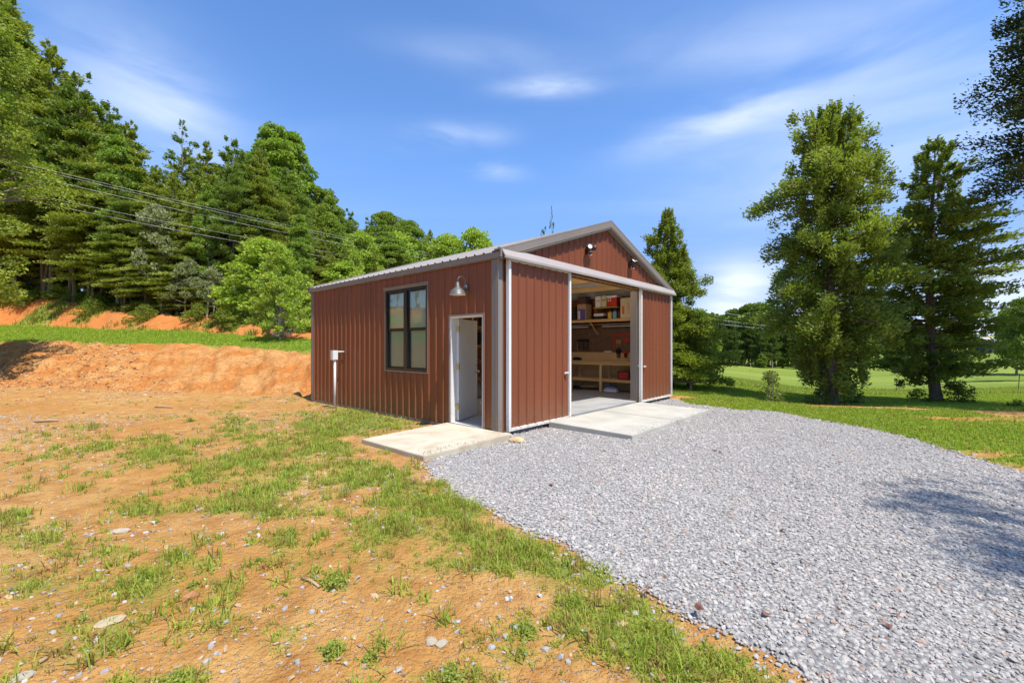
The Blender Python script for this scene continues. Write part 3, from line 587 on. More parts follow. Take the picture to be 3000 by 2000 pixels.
# jambs of the big opening
jm = MB().box(5.42, 5.499, -.018, .20, .08, 3.02); jm.box(5.40, 5.419, -.012, .03, .08, 3.02); jm.build('jamb', trim, BX)
jm = MB().box(1.951, 2.03, -.018, .20, .08, 3.02); jm.build('jamb', trim, BX)
def sliding_door(x0, x1, handle, phase):
    zb, zt = .045, 3.10; fw = .062
    d = ribbed('sliding_door', red, BX, lambda s, o, z: (s, -.085 - o, z), x0 + .01, x1 - .01, zb + .02, zt - .02, (), phase)
    f = MB().box(x0, x0 + fw, -.128, -.05, zb, zt).box(x1 - fw, x1, -.128, -.05, zb, zt).box(x0 + fw, x1 - fw, -.116, -.064, zb, zb + .055).box(x0 + fw, x1 - fw, -.112, -.066, zt - .04, zt)
    f.build('door_frame', white, d, bevel=.004)
    for z in (.7, 1.6, 2.5): MB().box(x0 + fw, x1 - fw, -.080, -.052, z, z + .06).build('door_girt', white, d)
    h = MB().box(handle - .07, handle + .07, -.135, -.119, .985, 1.02).box(handle - .035, handle + .035, -.145, -.119, 1.0, 1.012); h.build('latch_bar', white, d, bevel=.003)
    p = MB(); p.lathe([(.0, .012), (.028, .012), (.034, .004), (.034, 0), (0, 0)], 14, (handle + .01, -.104, .93), Matrix.Rotation(R(90), 3, 'X')); p.build('pull', red, d)
    for z in (.75, 1.65, 2.3):
        k = math.ceil((x0 - phase) / RP)
        while phase + k * RP + RP / 2 < x1 - .05:
            xx = phase + k * RP + RP / 2
            if xx > x0 + .06 and k % 2 == 0: MB().box(xx - .006, xx + .006, -.094, -.0855, z - .006, z + .006).build('screw', trim, d)
            k += 1
    return d
sliding_door(.15, 2.09, 1.92, .235); sliding_door(5.40, 7.50, 5.60, 5.53)
MB().box(5.43, 5.56, -.03, -.019, 1.02, 1.035).box(5.36, 5.45, -.05, -.03, 1.0, 1.05).build('latch_catch', steel, BX)
# side window, two double-hung units
y0, y1, z0, z1 = WIN
wf = MB(); X0, X1 = -.03, .05; ym = (y0 + y1) / 2; zm = (z0 + z1) / 2 + .01
wf.box(X0, X1, y0, y0 + .055, z0, z1).box(X0, X1, y1 - .055, y1, z0, z1).box(X0, X1, y0 + .055, y1 - .055, z0, z0 + .055).box(X0, X1, y0 + .055, y1 - .055, z1 - .05, z1).box(X0, X1, ym - .06, ym + .06, z0 + .055, z1 - .05)
win = wf.build('window', black, BX, bevel=.003)
def glass_build():
    m = bpy.data.materials.new('window_glass'); m.use_nodes = True; t = m.node_tree; t.nodes.clear(); o = nd(t, 'ShaderNodeOutputMaterial'); g = nd(t, 'ShaderNodeBsdfGlossy'); g.inputs['Roughness'].default_value = .015; g.inputs[0].default_value = (.85, 1, .92, 1)
    tr = nd(t, 'ShaderNodeBsdfTransparent'); tr.inputs[0].default_value = (.86, .95, .88, 1); lw = nd(t, 'ShaderNodeFresnel'); lw.inputs[0].default_value = 1.9; x = nd(t, 'ShaderNodeMixShader')
    bp = nd(t, 'ShaderNodeBump'); bp.inputs['Strength'].default_value = .08; bp.inputs['Distance'].default_value = .02; t.links.new(noise(t, 2.2, 2), bp.inputs['Height']); t.links.new(bp.outputs[0], g.inputs['Normal'])
    a = nd(t, 'ShaderNodeMath', operation='MULTIPLY_ADD'); t.links.new(lw.outputs[0], a.inputs[0]); a.inputs[1].default_value = .9; a.inputs[2].default_value = .04; a.use_clamp = True
    t.links.new(a.outputs[0], x.inputs[0]); t.links.new(tr.outputs[0], x.inputs[1]); t.links.new(g.outputs[0], x.inputs[2]); t.links.new(x.outputs[0], o.inputs[0]); return m
glass = glass_build()
def screen_mat():
    m = bpy.data.materials.new('insect_screen'); m.use_nodes = True; t = m.node_tree; t.nodes.clear(); o = nd(t, 'ShaderNodeOutputMaterial'); d = nd(t, 'ShaderNodeBsdfDiffuse'); d.inputs[0].default_value = (.05, .05, .05, 1); tr = nd(t, 'ShaderNodeBsdfTransparent'); x = nd(t, 'ShaderNodeMixShader'); x.inputs[0].default_value = .22
    t.links.new(tr.outputs[0], x.inputs[1]); t.links.new(d.outputs[0], x.inputs[2]); t.links.new(x.outputs[0], o.inputs[0]); return m
screen = screen_mat()
for a, b in ((y0 + .055, ym - .06), (ym + .06, y1 - .055)):
    for lo, hi, xo, kind in ((zm, z1 - .05, 0.0, 'upper'), (z0 + .055, zm, .022, 'lower')):
        s = MB(); w = .032; s.box(xo, xo + .03, a, a + w, lo, hi).box(xo, xo + .03, b - w, b, lo, hi).box(xo, xo + .03, a + w, b - w, lo, lo + w).box(xo, xo + .03, a + w, b - w, hi - w, hi); sh = s.build('sash', black, win, bevel=.002)
        MB().quad((xo + .014, a + w - .002, lo + w - .002), (xo + .014, a + w - .002, hi - w + .002), (xo + .014, b - w + .002, hi - w + .002), (xo + .014, b - w + .002, lo + w - .002)).build('pane', glass, win)
    MB().quad((-.012, a, z0 + .055), (-.012, b, z0 + .055), (-.012, b, zm), (-.012, a, zm)).build('insect_screen', screen, win)
    bl = MB(); z = z0 + .06
    while z < z1 - .07: bl.box(.058, .0605, a - .02, b + .02, z, z + .021, Matrix.Translation((0.059, 0, z + .01)) @ Matrix.Rotation(R(18), 4, 'Y') @ Matrix.Translation((-.059, 0, -z - .01))); z += .0235
    bl.build('blind', mat('blind_white', (.86, .90, .86), .5), win)
tw = MB().box(-.045, -.0215, y0 - .045, y1 + .045, z1 + .002, z1 + .055, None).box(-.065, -.0215, y0 - .05, y1 + .05, z1 + .055, z1 + .065)
tw.build('window_head_trim', trim, BX); MB().box(-.033, -.0215, y0 - .022, y0 - .001, z0 - .02, z1).box(-.033, -.0215, y1 + .001, y1 + .022, z0 - .02, z1).box(-.033, -.0215, y0 - .001, y1 + .001, z0 - .022, z0 - .001).build('window_casing', trim, BX)
# walk door
y0, y1, z0, z1 = DOOR
MB().box(-.033, -.0215, y0 - .03, y0, .06, z1 + .03).box(-.033, -.0215, y1, y1 + .03, .06, z1 + .03).box(-.033, -.0215, y0, y1, z1, z1 + .03).build('door_casing', trim, BX)
MB().box(-.02, .13, y0, y0 + .03, z0, z1).box(-.02, .13, y1 - .03, y1, z0, z1).box(-.02, .13, y0 + .03, y1 - .03, z1 - .03, z1).box(-.02, .13, y0 + .03, y1 - .03, z0, z0 + .025).build('door_frame', white, BX)
th = R(68.5)   # the leaf hinges at the inner edge of the far jamb
dl = empty('walk_door', (.135, y1 - .045, 0)); dl.parent = BX; dl.rotation_euler = (0, 0, math.atan2(.31, .81))
leaf = MB().box(.0, .84, -.022, .022, .095, z1 - .035).build('door_leaf', doorp, dl, bevel=.002)
k = MB(); k.lathe([(0, 0), (.032, 0), (.032, .006), (.013, .01), (.012, .035), (.027, .045), (.030, .06), (.022, .072), (0, .075)], 18, (.785, -.022, 1.02), Matrix.Rotation(R(90), 3, 'X')); k.lathe([(0, 0), (.032, 0), (.032, .006), (.013, .01), (.012, .035), (.027, .045), (.030, .06), (.022, .072), (0, .075)], 18, (.785, .022, 1.02), Matrix.Rotation(R(-90), 3, 'X')); k.build('door_knob', steel, leaf, smooth=True)
MB().lathe([(0, 0), (.028, 0), (.028, .01), (.02, .016), (0, .017)], 16, (.785, -.022, 1.16), Matrix.Rotation(R(90), 3, 'X')).build('deadbolt', steel, leaf)
for z in (.32, 1.1, 1.84): MB().box(-.032, .0, -.045, -.0235, z, z + .1).box(-.034, -.004, -.022, .034, z, z + .1).build('hinge', mat('brass_steel', (.45, .42, .26), .3, .9), dl)

# ------------------------------------------------------------------ fixtures on the building (things of their own)
def bld_empty(name, x, y, z, label, cat, rz=0, group=None):
    p = bw(x, y); return empty(name, (p[0], p[1], z), BA + rz, label, cat, group)
galv = mat('galvanized_shade', (.12, .115, .11), .5, .25); lampin = mat('shade_inside', (.78, .76, .70), .4)
L = bld_empty('barn_light', 0, .80, 2.64, 'grey gooseneck barn light with bell shade above the walk door', 'wall light')
M90 = Matrix.Rotation(R(-90), 3, 'Y')
MB().lathe([(0, .0), (.058, 0), (.058, .02), (.048, .035), (0, .04)], 20, (-.02, 0, 0), M90).build('wall_plate', darkmetal, L, smooth=True)
arm = [(-.05, 0, 0), (-.05, 0, .06)]; arm = [(-.04, 0, .0), (-.045, 0, .09)] + [(-.135 + .092 * math.cos(a), 0, .105 + .088 * math.sin(a)) for a in np.linspace(0, math.pi, 12)] + [(-.228, 0, .07)]
MB().tube(arm, .0085, 8).build('gooseneck', galv, L, smooth=True); MB().tube([(-.04, 0, -.01), (-.20, 0, -.01)], .008, 8).build('brace', darkmetal, L)
SH = [(.018, .085), (.03, .08), (.032, .03), (.042, .025), (.042, .0), (.055, -.02), (.105, -.055), (.140, -.105), (.150, -.145), (.156, -.150)]
MB().lathe(SH, 32, (-.228, 0, 0)).build('lamp_shade', galv, L, smooth=True); MB().lathe([(.150, -.149), (.134, -.105), (.10, -.062), (.04, -.03), (0, -.025)], 32, (-.228, 0, 0)).build('shade_lining', lampin, L, smooth=True)
MB().lathe([(0, -.12), (.02, -.115), (.03, -.09), (.02, -.05), (0, -.03)], 12, (-.228, 0, 0)).build('bulb', lampin, L, smooth=True)
def flood(x, z, label, tw, tilts):
    F = bld_empty('flood_light', x, -.02, z, label, 'flood light')
    MB().box(-.05, .05, -.03, 0, -.10, .06).build('mount_plate', black, F, bevel=.006)
    MB().tube([(0, -.03, -.02), (0, -.08, -.02)], .022, 10).tube([(-.09, -.085, .02), (.09, -.085, .02)], .018, 10).build('bracket', black, F)
    for i, (dx, yaw, el) in enumerate(tilts):
        Mx = (Matrix.Rotation(R(yaw), 3, 'Z') @ Matrix.Rotation(R(90 + el), 3, 'X')); c = Vector((dx, -.12, .04))
        h = MB().lathe([(0, -.07), (.03, -.068), (.05, -.04), (.06, .03), (.06, .038), (.052, .036)], 22, c, Mx).build('lamp_head', black, F, smooth=True)
        MB().lathe([(0, .030), (.053, .030)], 22, c, Mx).build('lens', lampin, h)
    s = MB().lathe([(0, -.05), (.02, -.045), (.034, -.02), (.036, .01), (.03, .03), (0, .035)], 16, (.012, -.10, -.09)).build('motion_sensor', black, F, smooth=True)
    MB().lathe([(0, -.052), (.022, -.048), (.03, -.03)], 16, (.012, -.108, -.088)).build('sensor_lens', lampin, s, smooth=True); return F
flood(2.85, 3.70, 'left black twin-head flood light with round white lens on the gable', 0, ((-.06, -38, -8), (.11, 48, 0)))
flood(4.92, 3.68, 'right black twin-head flood light nearer the eave on the gable', 0, ((-.05, -5, -40), (.11, 60, 8)))
mw = mat('pvc_grey', (.62, .62, .60), .4)
E_ = bld_empty('conduit_riser', -.26, 5.46, 0, 'white conduit riser with junction box standing by the side wall', 'conduit')
MB().tube([(0, 0, -.1), (0, 0, 1.2)], .030, 12).build('pipe', mw, E_, smooth=True); MB().tube([(0, 0, 1.16), (0, 0, 1.21)], .037, 12).build('collar', mw, E_)
MB().box(-.075, .055, -.055, .055, 1.205, 1.44).build('junction_box', mat('pvc_box', (.74, .74, .72), .4), E_, bevel=.006)
MB().tube([(.05, 0, 1.405), (.245, 0, 1.405)], .021, 10).build('elbow_pipe', mw, E_, smooth=True); MB().box(-.085, -.0755, -.06, .06, 1.2, 1.445).build('box_lid', mw, E_)
# pads
def pad(name, x0, x1, y0, y1, zt, zf, axis, joint=None):
    mb = MB(); ns = 1
    z = (lambda x, y: zt + (zf - zt) * ((x1 - x) / (x1 - x0) if axis == 'x' else (y1 - y) / (y1 - y0)))
    c = [(x0, y0), (x1, y0), (x1, y1), (x0, y1)]
    P = [(*bw(x, y), z(x, y)) for x, y in c]; Q = [(*bw(x, y), -.12) for x, y in c]
    mb.v = P + Q; mb.f = [(0, 1, 2, 3), (4, 7, 6, 5)] + [(i, i + 4, (i + 1) % 4 + 4, (i + 1) % 4) for i in range(4)]
    return tag(mb.build(name, concrete, None, bevel=.008), kind='structure')
pad('concrete_pad', -1.84, -.03, -.34, 1.33, .070, .035, 'x')
def ramp_build(t, b):
    n = noise(t, 1.5, 6, rough=.6); n2 = noise(t, 30, 3); c = mix(t, mr(t, n, .35, .65), (.37, .345, .285), (.47, .445, .375)); c = mix(t, mr(t, n2, .3, .7, 0, .2), c, (.38, .37, .35))
    t.links.new(c, b.inputs['Base Color']); bump(t, b, n2, .2, .005)
concrete_keep = concrete
def pad_build(t, b):
    n = noise(t, 1.2, 6, rough=.65); n2 = noise(t, 26, 3); c = mix(t, mr(t, n, .35, .65), (.45, .385, .275), (.55, .49, .37)); c = mix(t, mr(t, noise(t, 3, 5), .5, .72, 0, .75), c, (.36, .26, .15)); c = mix(t, mr(t, n2, .3, .7, 0, .15), c, (.5, .45, .36))
    t.links.new(c, b.inputs['Base Color']); bump(t, b, n2, .2, .005)
bpy.data.objects['concrete_pad'].data.materials[0] = mat('pad_concrete', (.6, .55, .42), .9, 0, pad_build)
concrete = mat('ramp_concrete', (.5, .5, .47), .9, 0, ramp_build)
n_ = 260; ex_ = rng.uniform(0, 1, n_); cb = np.stack([np.where(ex_ < .5, rng.uniform(-1.8, -.1, n_), rng.uniform(1.35, 5.25, n_)), np.where(ex_ < .5, -.33 + np.abs(rng.normal(0, .12, n_)), -1.87 + np.abs(rng.normal(0, .10, n_)))], 1); wp = BC + cb[:, :1] * EX + cb[:, 1:] * EY
tag(stones('gravel_spill', wp[:, 0], wp[:, 1], np.where(ex_ < .5, .058, .052), np.full(n_, .010) * rng.uniform(.5, 1.3, n_), rng.uniform(.3, .45, (n_, 1)) * np.array([[1.05, 1, .93]]), stone_mat), 'bits of gravel spilled on the edges of the concrete slabs', 'gravel', kind='stuff')
pad('concrete_ramp', 1.30, 3.295, -1.88, -.13, .078, .048, 'y'); pad('concrete_ramp', 3.303, 5.30, -1.88, -.13, .078, .048, 'y')

# ------------------------------------------------------------------ workshop interior
B = empty('workbench', (*bw(7.15, 2.6), 0), BA, 'long lumber workbench along the right wall seen through the big doorway', 'workbench')
def loc(x, y): return x - 7.15, y - 2.6
def bbox(mb, x0, x1, y0, y1, z0, z1): return mb.box(x0 - 7.15, x1 - 7.15, y0 - 2.6, y1 - 2.6, z0, z1)
bbox(MB(), 6.83, 7.50, .80, 4.4, 1.035, 1.062).build('tabletop', ply, B)
a = MB(); bbox(a, 6.86, 6.90, .84, 4.38, .945, 1.034); bbox(a, 6.9, 7.5, .84, .88, .945, 1.034); a.build('apron', lumber, B)
a = MB(); bbox(a, 6.86, 6.90, .84, 4.38, .41, .50); a.build('shelf_rail', lumber, B); bbox(MB(), 6.9, 7.46, .84, 4.38, .484, .50).build('lower_shelf', ply, B)
for y in (.86, 1.95, 3.1, 4.25):
    bbox(MB(), 6.845, 6.859, y - .045, y + .045, .08, .94).box(6.861 - 7.15, 6.9 - 7.15, y - .045 - 2.6, y + .045 - 2.6, .08, .40).build('leg', lumberz, B)
    bbox(MB(), 7.40, 7.44, y - .045, y + .045, .08, 1.03).build('leg', lumberz, B)
bbox(MB(), 7.475, 7.495, .8, 4.4, 1.064, 1.34).build('backsplash', ply, B)
# lining of the wall behind
MB().box(7.497, 7.515, .3, 7.2, .1, 1.03).build('wall_lining', ply, BX)
pb = empty('pegboard', (*bw(7.49, 2.6), 0), BA, 'dark brown pegboard on the wall above the workbench', 'pegboard')
MB().box(-.005, .005, -1.9, 1.9, 1.345, 2.30).build('board', peg, pb); MB().box(-.02, -.006, -1.9, 1.9, 2.26, 2.30).build('batten', lumber, pb)
S = empty('wall_shelf', (*bw(7.2, 2.6), 0), BA, 'high lumber storage shelf running above the pegboard', 'shelf')
MB().box(-.25, -.21, -1.85, 3.2, 2.335, 2.425).build('front_rail', lumber, S); MB().box(-.2, .3, -1.85, 3.2, 2.41, 2.43).build('shelf_board', ply, S)
for y in (-.2, 1.4):
    MB().prism([(-.21, 2.33), (-.17, 2.33), (.29, 1.97), (.29, 1.92)], lambda p, t: (p[0], t, p[1]), y, y + .04).build('bracket', lumber, S)
def ibox(name, x, y, z, rz, label, cat, group=None): return bld_empty(name, x, y, z, label, cat, rz, group)
card = varied((.40, .27, .15), (.48, .34, .20), 5, 0, .85); redp = mat('red_plastic', (.48, .02, .015), .4); whitep = mat('white_plastic', (.72, .72, .72), .4); yel = mat('yellow_plastic', (.62, .48, .08), .4); blu = mat('blue_label', (.16, .42, .66), .4); pur = mat('purple_print', (.12, .09, .34), .5); orange = mat('orange_print', (.62, .10, .03), .5); cream = mat('cream_card', (.60, .52, .36), .7)
Z = 2.431
def textmesh(parent, s, size, M, m, name='lettering'):
    c = bpy.data.curves.new('t', 'FONT'); c.body = s; c.size = size; c.extrude = .001; c.align_x = 'CENTER'; c.align_y = 'CENTER'; o = bpy.data.objects.new('t', c); col.objects.link(o); dg = bpy.context.evaluated_depsgraph_get(); me = bpy.data.meshes.new_from_object(o.evaluated_get(dg)); bpy.data.objects.remove(o)
    me.materials.clear(); me.materials.append(m); q = bpy.data.objects.new(name, me); col.objects.link(q); q.parent = parent; q.matrix_local = M; return q
o = ibox('cardboard_box', 7.02, 1.115, Z, 0, 'tall upright tan box with red printing at the right end of the shelf', 'box')
MB().box(-.07, .1, -.185, .185, 0, .62).build('carton', cream, o, bevel=.004)
pr = MB().box(-.0725, -.0705, .05, .13, .12, .36).box(-.0725, -.0705, .05, .07, .36, .40).box(-.0725, -.0705, .11, .13, .36, .40); pr.build('red_panel', orange, o)
Mx = Matrix.Translation((-.0725, -.085, .31)) @ Matrix.Rotation(R(-90), 4, 'Z') @ Matrix.Rotation(R(90), 4, 'X') @ Matrix.Rotation(R(-90), 4, 'Z')
textmesh(o, 'ORECO', .10, Mx, orange)
o = ibox('cooler', 7.05, 1.59, 2.82, 0, 'red cooler with white lid on the upper shelf', 'cooler')
MB().box(-.13, .22, -.175, .175, 0, .27).build('cooler_body', redp, o, bevel=.012); MB().box(-.14, .23, -.185, .185, .272, .335).build('lid', whitep, o, bevel=.012)
MB().box(-.136, -.131, .02, .13, .16, .178).box(-.136, -.131, .02, .13, .25, .268).box(-.136, -.131, .02, .038, .178, .25).box(-.136, -.131, .112, .13, .178, .25).build('white_emblem', whitep, o)
o = ibox('small_rack', 7.1, 2.02, Z, 0, 'low black rack with yellow edge holding bags and the cooler', 'rack')
MB().box(-.15, .2, -.62, .27, .355, .375).build('rack_shelf', yel, o); MB().box(-.14, .2, -.62, .27, .376, .386).build('rack_deck', black, o)
for yy in (-.61, .255): MB().box(-.14, -.125, yy, yy + .015, 0, .354).build('leg', black, o); MB().box(.18, .195, yy, yy + .015, 0, .354).build('leg', black, o)
for j, (y, lab, m, zz) in enumerate(((1.675, 'yellow jug on the shelf below the red cooler', yel, .25), (1.50, 'pale blue bottle on the shelf below the red cooler', blu, .27))):
    o = ibox('bottle', 7.0, y, Z, 0, lab, 'bottle'); MB().box(-.06, .06, -.06, .06, 0, zz * .8).build('bottle_body', m, o, bevel=.015); MB().tube([(0, 0, zz * .8), (0, 0, zz)], .025, 10).build('cap', mat('cap_' + str(j), (.3, .2, .05) if j == 0 else (.05, .1, .3), .4), o)
o = ibox('charger_case', 7.05, 2.08, Z, 0, 'white and black case under the yellow rack', 'case'); MB().box(-.12, .1, -.2, .22, 0, .09).build('case_base', black, o, bevel=.01); MB().box(-.11, .09, -.19, .2, .092, .18).build('case_top', whitep, o, bevel=.025)
for j, (y0_, y1_, h, lab) in enumerate(((1.985, 2.2, .35, 'white printed bag with pink band standing on the yellow rack'), (1.79, 1.965, .36, 'white and tan bag standing between the printed bag and the cooler'))):
    o = ibox('feed_bag', 6.98, (y0_ + y1_) / 2, 2.819, R((-4, 3)[j]), lab, 'bag'); w = (y1_ - y0_) / 2; MB().box(-.06, .08, -w, w, 0, h).build('bag_body', whitep if j == 0 else cream, o, bevel=.02)
    MB().box(-.0625, -.0605, -w * .7, w * .7, h * .55, h * .62).build('print', mat('pink_print', (.5, .2, .2), .6) if j == 0 else dark, o)
o = ibox('cardboard_box', 7.07, 2.61, Z, 0, 'brown cardboard box on the left part of the upper shelf', 'box'); MB().box(-.12, .25, -.04, .29, 0, .53).build('carton', card, o, bevel=.004); MB().box(-.124, -.1205, -.04, .29, .24, .27).build('tape', cream, o)
o = ibox('paper_pack', 6.93, 2.71, Z, 0, 'purple and white pack in front of the brown cardboard box', 'pack'); MB().box(-.03, .015, -.12, .12, 0, .35).build('pack_body', pur, o); MB().box(-.033, -.0305, .05, .115, .02, .3).build('white_panel', whitep, o)
o = ibox('tote', 7.07, 2.58, Z + .535, 0, 'dark tote on top of the brown cardboard box', 'tote'); MB().box(-.14, .18, -.02, .29, 0, .2).build('tub', mat('dark_tote', (.09, .05, .05), .5), o, bevel=.02); MB().box(-.15, .19, -.03, .3, .202, .235).build('lid', mat('tote_lid', (.07, .05, .06), .5), o, bevel=.008)
o = ibox('cardboard_box', 7.07, 3.25, Z, 0, 'dark box at the left end of the visible shelf', 'box'); MB().box(-.1, .2, -.24, .24, 0, .45).build('carton', dark, o); MB().box(-.103, -.1005, -.1, .06, .2, .34).build('label_panel', whitep, o)
# pegboard tools, bench tools
ORD = ['first', 'second', 'third', 'fourth', 'fifth', 'sixth', 'seventh', 'eighth']
def tools(name, y0_, n, dy, z, h, m, label, w=.012, lean=0, cat='wrench'):
    for i in range(n):
        o = ibox(name, 7.47, y0_ - i * dy, z, 0, label % ORD[i], cat, 'tools hung on the pegboard'); hh = h * (1 - .05 * i)
        MB().box(-.004, .004, -w / 2, w / 2, -hh, -.02).prism([(-w, -.02), (-w * 1.3, .0), (-w * .6, .015), (0, .0), (w * .6, .015), (w * 1.3, 0), (w, -.02)], lambda p, t: (t, p[0], p[1]), -.005, .005).build('shank', m, o)
tools('wrench', 2.73, 7, .06, 2.07, .16, steel, '%s steel wrench from the left in the upper wrench row'); tools('wrench', 2.72, 8, .055, 1.80, .18, steel, '%s steel wrench from the left in the lower wrench row')
for i in range(4):
    o = ibox('pliers', 7.46, 1.69 - i * .045, 1.76, 0, ORD[i] + ' orange handled pliers from the left inside the red square', 'pliers', 'pliers on the pegboard'); MB().box(-.006, .006, -.012, .012, -.26, -.13).build('jaws', steel, o); MB().box(-.007, .007, -.018, -.004, -.13, 0).box(-.007, .007, .004, .018, -.13, 0).build('grips', mat('orange_grip' + str(i), (.52, .25, .06), .5), o)
o = ibox('framing_square', 7.475, 1.12, 1.5, 0, 'red framing square hung above the right end of the workbench', 'square'); MB().box(-.004, .004, .0, .71, .39, .435).build('long_blade', redp, o); MB().box(-.004, .004, .665, .71, 0, .389).build('short_blade', redp, o)
o = ibox('speed_square', 7.47, 1.34, 1.6, 0, 'small red triangular square beside the pliers', 'square'); MB().prism([(-.1, .22), (.1, .22), (.06, 0)], lambda p, t: (t, p[0], p[1]), -.006, .006).build('plate', redp, o)
o = ibox('hand_drill', 7.38, 1.35, 1.34, 0, 'red and black cordless tool hanging below the red square', 'tool'); MB().tube([(0, -.09, 0), (0, .09, 0)], .035, 10).build('motor_body', redp, o); MB().box(-.025, .025, -.03, .03, -.16, 0).build('grip', black, o)
o = ibox('hand_tool', 7.42, 1.62, 1.30, 0, 'black tool hanging below the orange pliers', 'tool'); MB().box(-.04, .04, -.08, .08, 0, .16).build('tool_body', black, o, bevel=.02); MB().box(-.03, .03, -.05, .05, -.12, -.001).build('tool_foot', darkmetal, o)
o = ibox('label_strip', 7.45, 2.02, 1.345, 0, 'short white strip lying on the ledge above the bench', 'strip'); MB().box(-.02, .02, -.14, .14, 0, .04).build('strip_body', whitep, o, bevel=.005)
o = ibox('hammer', 7.46, 3.22, 1.40, 0, 'wooden handled hammer on the left of the pegboard', 'hammer'); MB().box(-.012, .012, -.014, .014, 0, .28).build('handle', lumberz, o, bevel=.004); MB().tube([(0, -.06, .29), (0, .06, .29)], .018, 10).build('head', darkmetal, o)
o = ibox('tool_rack', 7.44, 2.98, 1.42, 0, 'black rack of small tools left of the wrenches', 'rack'); MB().box(-.02, .02, -.24, .24, .3, .36).build('rail', black, o)
for i in range(8): MB().tube([(-.02, -.21 + i * .06, .02), (-.02, -.21 + i * .06, .299)], .011, 6).build('screwdriver', darkmetal if i % 3 else black, o)
o = ibox('vise', 7.25, 3.1, 1.063, 0, 'small black box tool on the left of the workbench', 'tool'); MB().box(-.08, .08, -.13, .13, 0, .09).build('base', black, o, bevel=.01); MB().tube([(-.05, -.1, .10), (-.05, .1, .10)], .015, 8).build('handle', darkmetal, o)
o = ibox('tool_chest', 7.08, 1.17, .501, 0, 'small red four-drawer tool chest on the lower bench shelf', 'tool chest'); MB().box(-.17, .14, -.2, .2, 0, .27).build('chest_case', black, o, bevel=.006)
for i in range(4): dd = MB().box(-.182, -.171, -.165, .165, .025 + i * .055, .073 + i * .055).build('drawer', redp, o, bevel=.003); MB().box(-.188, -.1825, -.15, .15, .064 + i * .055, .07 + i * .055).build('drawer_pull', steel, dd)
for y0_, y1_, lab in ((1.0, 2.15, 'long white tube light on the right under the shelf'), (2.68, 3.9, 'white tube light on the left under the shelf')):
    o = ibox('tube_light', 7.3, (y0_ + y1_) / 2, 2.2, 0, lab, 'tube light'); h = (y1_ - y0_) / 2; MB().tube([(0, -h, 0), (0, h, 0)], .014, 8).build('tube', whitep, o); MB().box(-.02, .02, -h, -h + .03, .015, .05).box(-.02, .02, h - .03, h, .015, .05).build('end_clip', darkmetal, o); MB().box(-.03, .03, -h, h, .055, .075).build('tray', whitep, o)
o = ibox('bag_stack', 7.0, 1.66, .081, 0, 'blue and white bags stacked on the floor under the bench', 'bag')
def cushion(a, b, c, z0): 
    mb = MB(); n = 14; pr = [(.02, z0), (.8, z0), (1, z0 + c * .5), (.8, z0 + c), (.02, z0 + c)]; mb.lathe(pr, n); mb.v = [(x * a, y * b, z) for x, y, z in mb.v]; return mb
cushion(.17, .30, .07, 0).build('lower_bag', whitep, o, smooth=True); cushion(.15, .25, .06, .07).build('middle_bag', mat('pale_bag', (.5, .52, .6), .4), o, smooth=True); cushion(.13, .2, .06, .13).build('upper_bag', mat('blue_bag', (.08, .12, .45), .35), o, smooth=True)
o = ibox('floor_jack', 7.0, 2.95, .081, 0, 'dark floor jack with a wooden handle under the bench', 'jack'); MB().box(-.1, .1, -.15, .2, .02, .12).build('chassis', black, o, bevel=.02); MB().tube([(0, -.15, .1), (-.02, -.75, .16)], .014, 8).build('handle', lumber, o)
for yy in (-.12, .17): MB().tube([(-.11, yy, .03), (.11, yy, .03)], .03, 12).build('wheel', darkmetal, o)
# ceiling lamp: small lit dome
em = bpy.data.materials.new('lit_glass'); em.use_nodes = True; b_ = em.node_tree.nodes['Principled BSDF']; b_.inputs['Base Color'].default_value = (.9, .7, .5, 1); b_.inputs['Emission Color'].default_value = (1, .62, .36, 1); b_.inputs['Emission Strength'].default_value = .8
o = ibox('ceiling_lamp', 3.73, 1.6, 3.38, 0, 'small warm dome lamp under the workshop ceiling', 'ceiling light'); MB().lathe([(0, 0), (.10, .015), (.13, .05), (.13, .07)], 20).build('dome', em, o, smooth=True); MB().lathe([(.131, .071), (.131, .10), (0, .10)], 20).build('base', whitep, o); MB().tube([(0, 0, .1), (0, 0, .95)], .012, 6).build('stem', darkmetal, o)
pl_ = bpy.data.lights.new('ceiling_bulb', 'POINT'); pl_.energy = 48; pl_.color = (1, .80, .55); pl_.shadow_soft_size = .1; plo = bpy.data.objects.new('ceiling_bulb', pl_); col.objects.link(plo); _p = bw(3.73, 1.6); plo.location = (_p[0], _p[1], 3.28)
